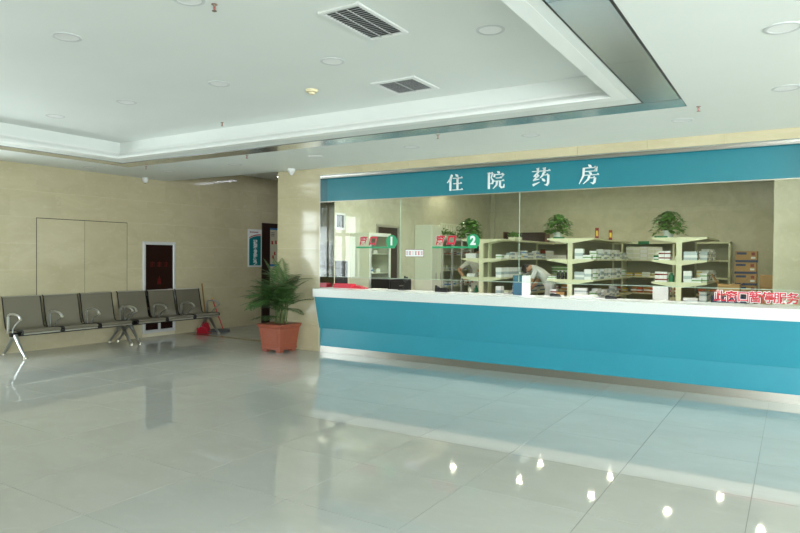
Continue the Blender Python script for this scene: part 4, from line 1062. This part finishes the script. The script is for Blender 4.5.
def person(loc, J, label, top, bottom, hairlong):
    t = thing('person', label, 'person', loc)
    V = {}; E = []
    def v(k, p, r): V[k] = (Vector(p), r)
    def chain(*ks):
        for a, b in zip(ks[:-1], ks[1:]): E.append((a, b))
    pel, sp, ch, nk, hd = [Vector(J[k]) for k in ('pelvis', 'spine', 'chest', 'neck', 'head')]
    v('pelvis', pel, (.15, .12)); v('spine', sp, (.135, .105)); v('chest', ch, (.15, .11)); v('neck0', nk, .062)
    hdir = (hd-nk).normalized()
    v('neck1', nk+hdir*.05, .052); v('head0', hd-hdir*.03, .078); v('head1', hd+hdir*.06, .090); v('head2', hd+hdir*.115, .06)
    chain('pelvis', 'spine', 'chest', 'neck0', 'neck1', 'head0', 'head1', 'head2')
    for s in 'LR':
        sh, el, wr = Vector(J['sh'+s]), Vector(J['el'+s]), Vector(J['wr'+s])
        v('sh'+s, sh, .066); v('ua'+s, sh.lerp(el, .5), .055); v('el'+s, el, .043); v('fa'+s, el.lerp(wr, .4), .042); v('wr'+s, wr, .028)
        hdv = (wr-el).normalized(); hv = Vector(J['hand'+s]).normalized() if 'hand'+s in J else hdv
        v('pm'+s, wr+hv*.055, (.036, .022)); v('kn'+s, wr+hv*.09, (.038, .018))
        chain('chest', 'sh'+s, 'ua'+s, 'el'+s, 'fa'+s, 'wr'+s, 'pm'+s, 'kn'+s)
        sd = hv.cross(Vector((0, 1, .3))).normalized(); bend = hv.cross(sd).normalized()
        for i, (off, ln) in enumerate(((-.030, .062), (-.010, .074), (.010, .070), (.029, .054))):
            b0 = wr+hv*.088+sd*off; v('f%d0%s' % (i, s), b0+hv*.012, .0095); v('f%d1%s' % (i, s), b0+hv*ln*.55+bend*.010, .0088); v('f%d2%s' % (i, s), b0+hv*ln*.9+bend*.03, .0075)
            chain('kn'+s, 'f%d0%s' % (i, s), 'f%d1%s' % (i, s), 'f%d2%s' % (i, s))
        th = wr+hv*.035; v('t0'+s, th-sd*.042, .0105); v('t1'+s, th-sd*.062+hv*.03, .009); chain('pm'+s, 't0'+s, 't1'+s)
        hp, kn, an = Vector(J['hip'+s]), Vector(J['knee'+s]), Vector(J['ank'+s])
        v('hip'+s, hp, .10); v('th'+s, hp.lerp(kn, .5), .082); v('knee'+s, kn, .062); v('cf'+s, kn.lerp(an, .35), .058); v('ank'+s, an, .040)
        ft = Vector(J['foot']).normalized(); v('heel'+s, an+Vector((0, 0, -.03)), .036); v('toe'+s, Vector((an.x, an.y, .035))+ft*.15, (.04, .026))
        chain('pelvis', 'hip'+s, 'th'+s, 'knee'+s, 'cf'+s, 'ank'+s, 'heel'+s, 'toe'+s)
    keys = {k: V[k][0] for k in V}
    def classify(c):
        k = min(keys, key=lambda q: (keys[q]-c).length)
        if k[:2] in ('he',) and k.startswith('head') or k.startswith('neck1'): return 0
        if k[:2] in ('fa', 'wr', 'pm', 'kn', 't0', 't1', 'el') and not k.startswith('knee') or (k[0] == 'f' and k[1].isdigit()): return 0
        if k.startswith(('hip', 'th', 'knee', 'cf', 'ank', 'pelvis')): return 2
        if k.startswith(('heel', 'toe')): return 3
        return 1
    skin('body', V, E, 'pelvis', classify, ['skin', top, bottom, 'white'], t)
    face = Vector(J['face']).normalized(); sd = hdir.cross(face).normalized(); fr = sd.cross(hdir).normalized(); c = hd+hdir*.045
    # hair cap
    mb = MB(); n, m = 14, 8; R = .108
    for i in range(m+1):
        ph = math.pi*.60*i/m
        for k in range(n):
            a = 2*math.pi*k/n; f_ = math.cos(a)          # f_=1 at the face
            pp_ = ph*(1-.38*max(0, f_))*(1+.35*max(0, -f_))
            mb.v.append(c+hdir*.012+(hdir*math.cos(pp_)*1.05+(fr*math.cos(a)*1.02+sd*math.sin(a)*.90)*math.sin(pp_))*R)
    for i in range(m):
        for k in range(n): mb.f.append([i*n+k, i*n+(k+1) % n, (i+1)*n+(k+1) % n, (i+1)*n+k])
    mb.build('hair', M['hair'], t, True)
    for s in (-1, 1):
        MB().lathe([(0, .012), (.011, .006), (.013, 0), (.011, -.006), (0, -.012)], 8, tuple(c+fr*.083+sd*s*.032-hdir*.008)).build('eye', M['black'], t, True)
        MB().lathe([(0, .03), (.012, .02), (.014, 0), (.008, -.022), (0, -.03)], 8, tuple(c+sd*s*.088-hdir*.015)).build('ear', M['skin'], t, True)
    mb = MB(); b = c+fr*.085-hdir*.035; mb.add([b+hdir*.03, b+sd*.016-hdir*.012, b-sd*.016-hdir*.012, b+fr*.026-hdir*.010], [(0, 1, 3), (0, 3, 2), (1, 2, 3), (0, 2, 1)]); mb.build('nose', M['skin'], t)
    mb = MB(); b = c+fr*.080-hdir*.068; mb.add([b-sd*.022, b-hdir*.008+fr*.006, b+sd*.022, b+hdir*.007+fr*.006], [(0, 1, 2, 3)]); mb.build('mouth', M['pinkred'], t)
    return t
p1 = person((-5.98, 12.88, 0), dict(pelvis=(0, 0, .90), spine=(0, -.02, 1.08), chest=(.02, -.06, 1.27), neck=(.04, -.09, 1.40), head=(.05, -.12, 1.50),
    shL=(-.19, -.05, 1.345), elL=(-.48, .02, 1.16), wrL=(-.27, -.14, .98), handL=(.9, -.3, -.3), shR=(.18, -.07, 1.345), elR=(.20, -.12, 1.09), wrR=(.12, -.28, 1.02), handR=(-.3, -1, .1),
    hipL=(-.09, 0, .84), kneeL=(-.10, -.03, .47), ankL=(-.10, .02, .08), hipR=(.09, 0, .84), kneeR=(.10, -.03, .47), ankR=(.10, .02, .08), foot=(0, -1, 0), face=(.5, -.8, -.2)),
    'pharmacist in pale patterned uniform standing with a hand on the hip behind shelves', 'scrub', 'scrub', False)
p2 = person((-4.45, 13.2, 0), dict(pelvis=(0, 0, .93), spine=(-.10, 0, 1.12), chest=(-.24, 0, 1.26), neck=(-.37, -.01, 1.29), head=(-.46, -.02, 1.27),
    shL=(-.27, -.16, 1.23), elL=(-.34, -.20, .99), wrL=(-.46, -.14, .80), shR=(-.27, .16, 1.23), elR=(-.34, .2, .99), wrR=(-.46, .14, .82),
    hipL=(.02, -.09, .86), kneeL=(-.04, -.1, .47), ankL=(.04, -.1, .08), hipR=(.02, .09, .86), kneeR=(-.04, .1, .47), ankR=(.04, .1, .08), foot=(-1, 0, 0), face=(-.6, 0, -.8)),
    'person in a plain white coat bending towards the shelves of the middle aisle', 'coat', 'coat', False)
p1.scale = (1.04, 1.04, 1.04)
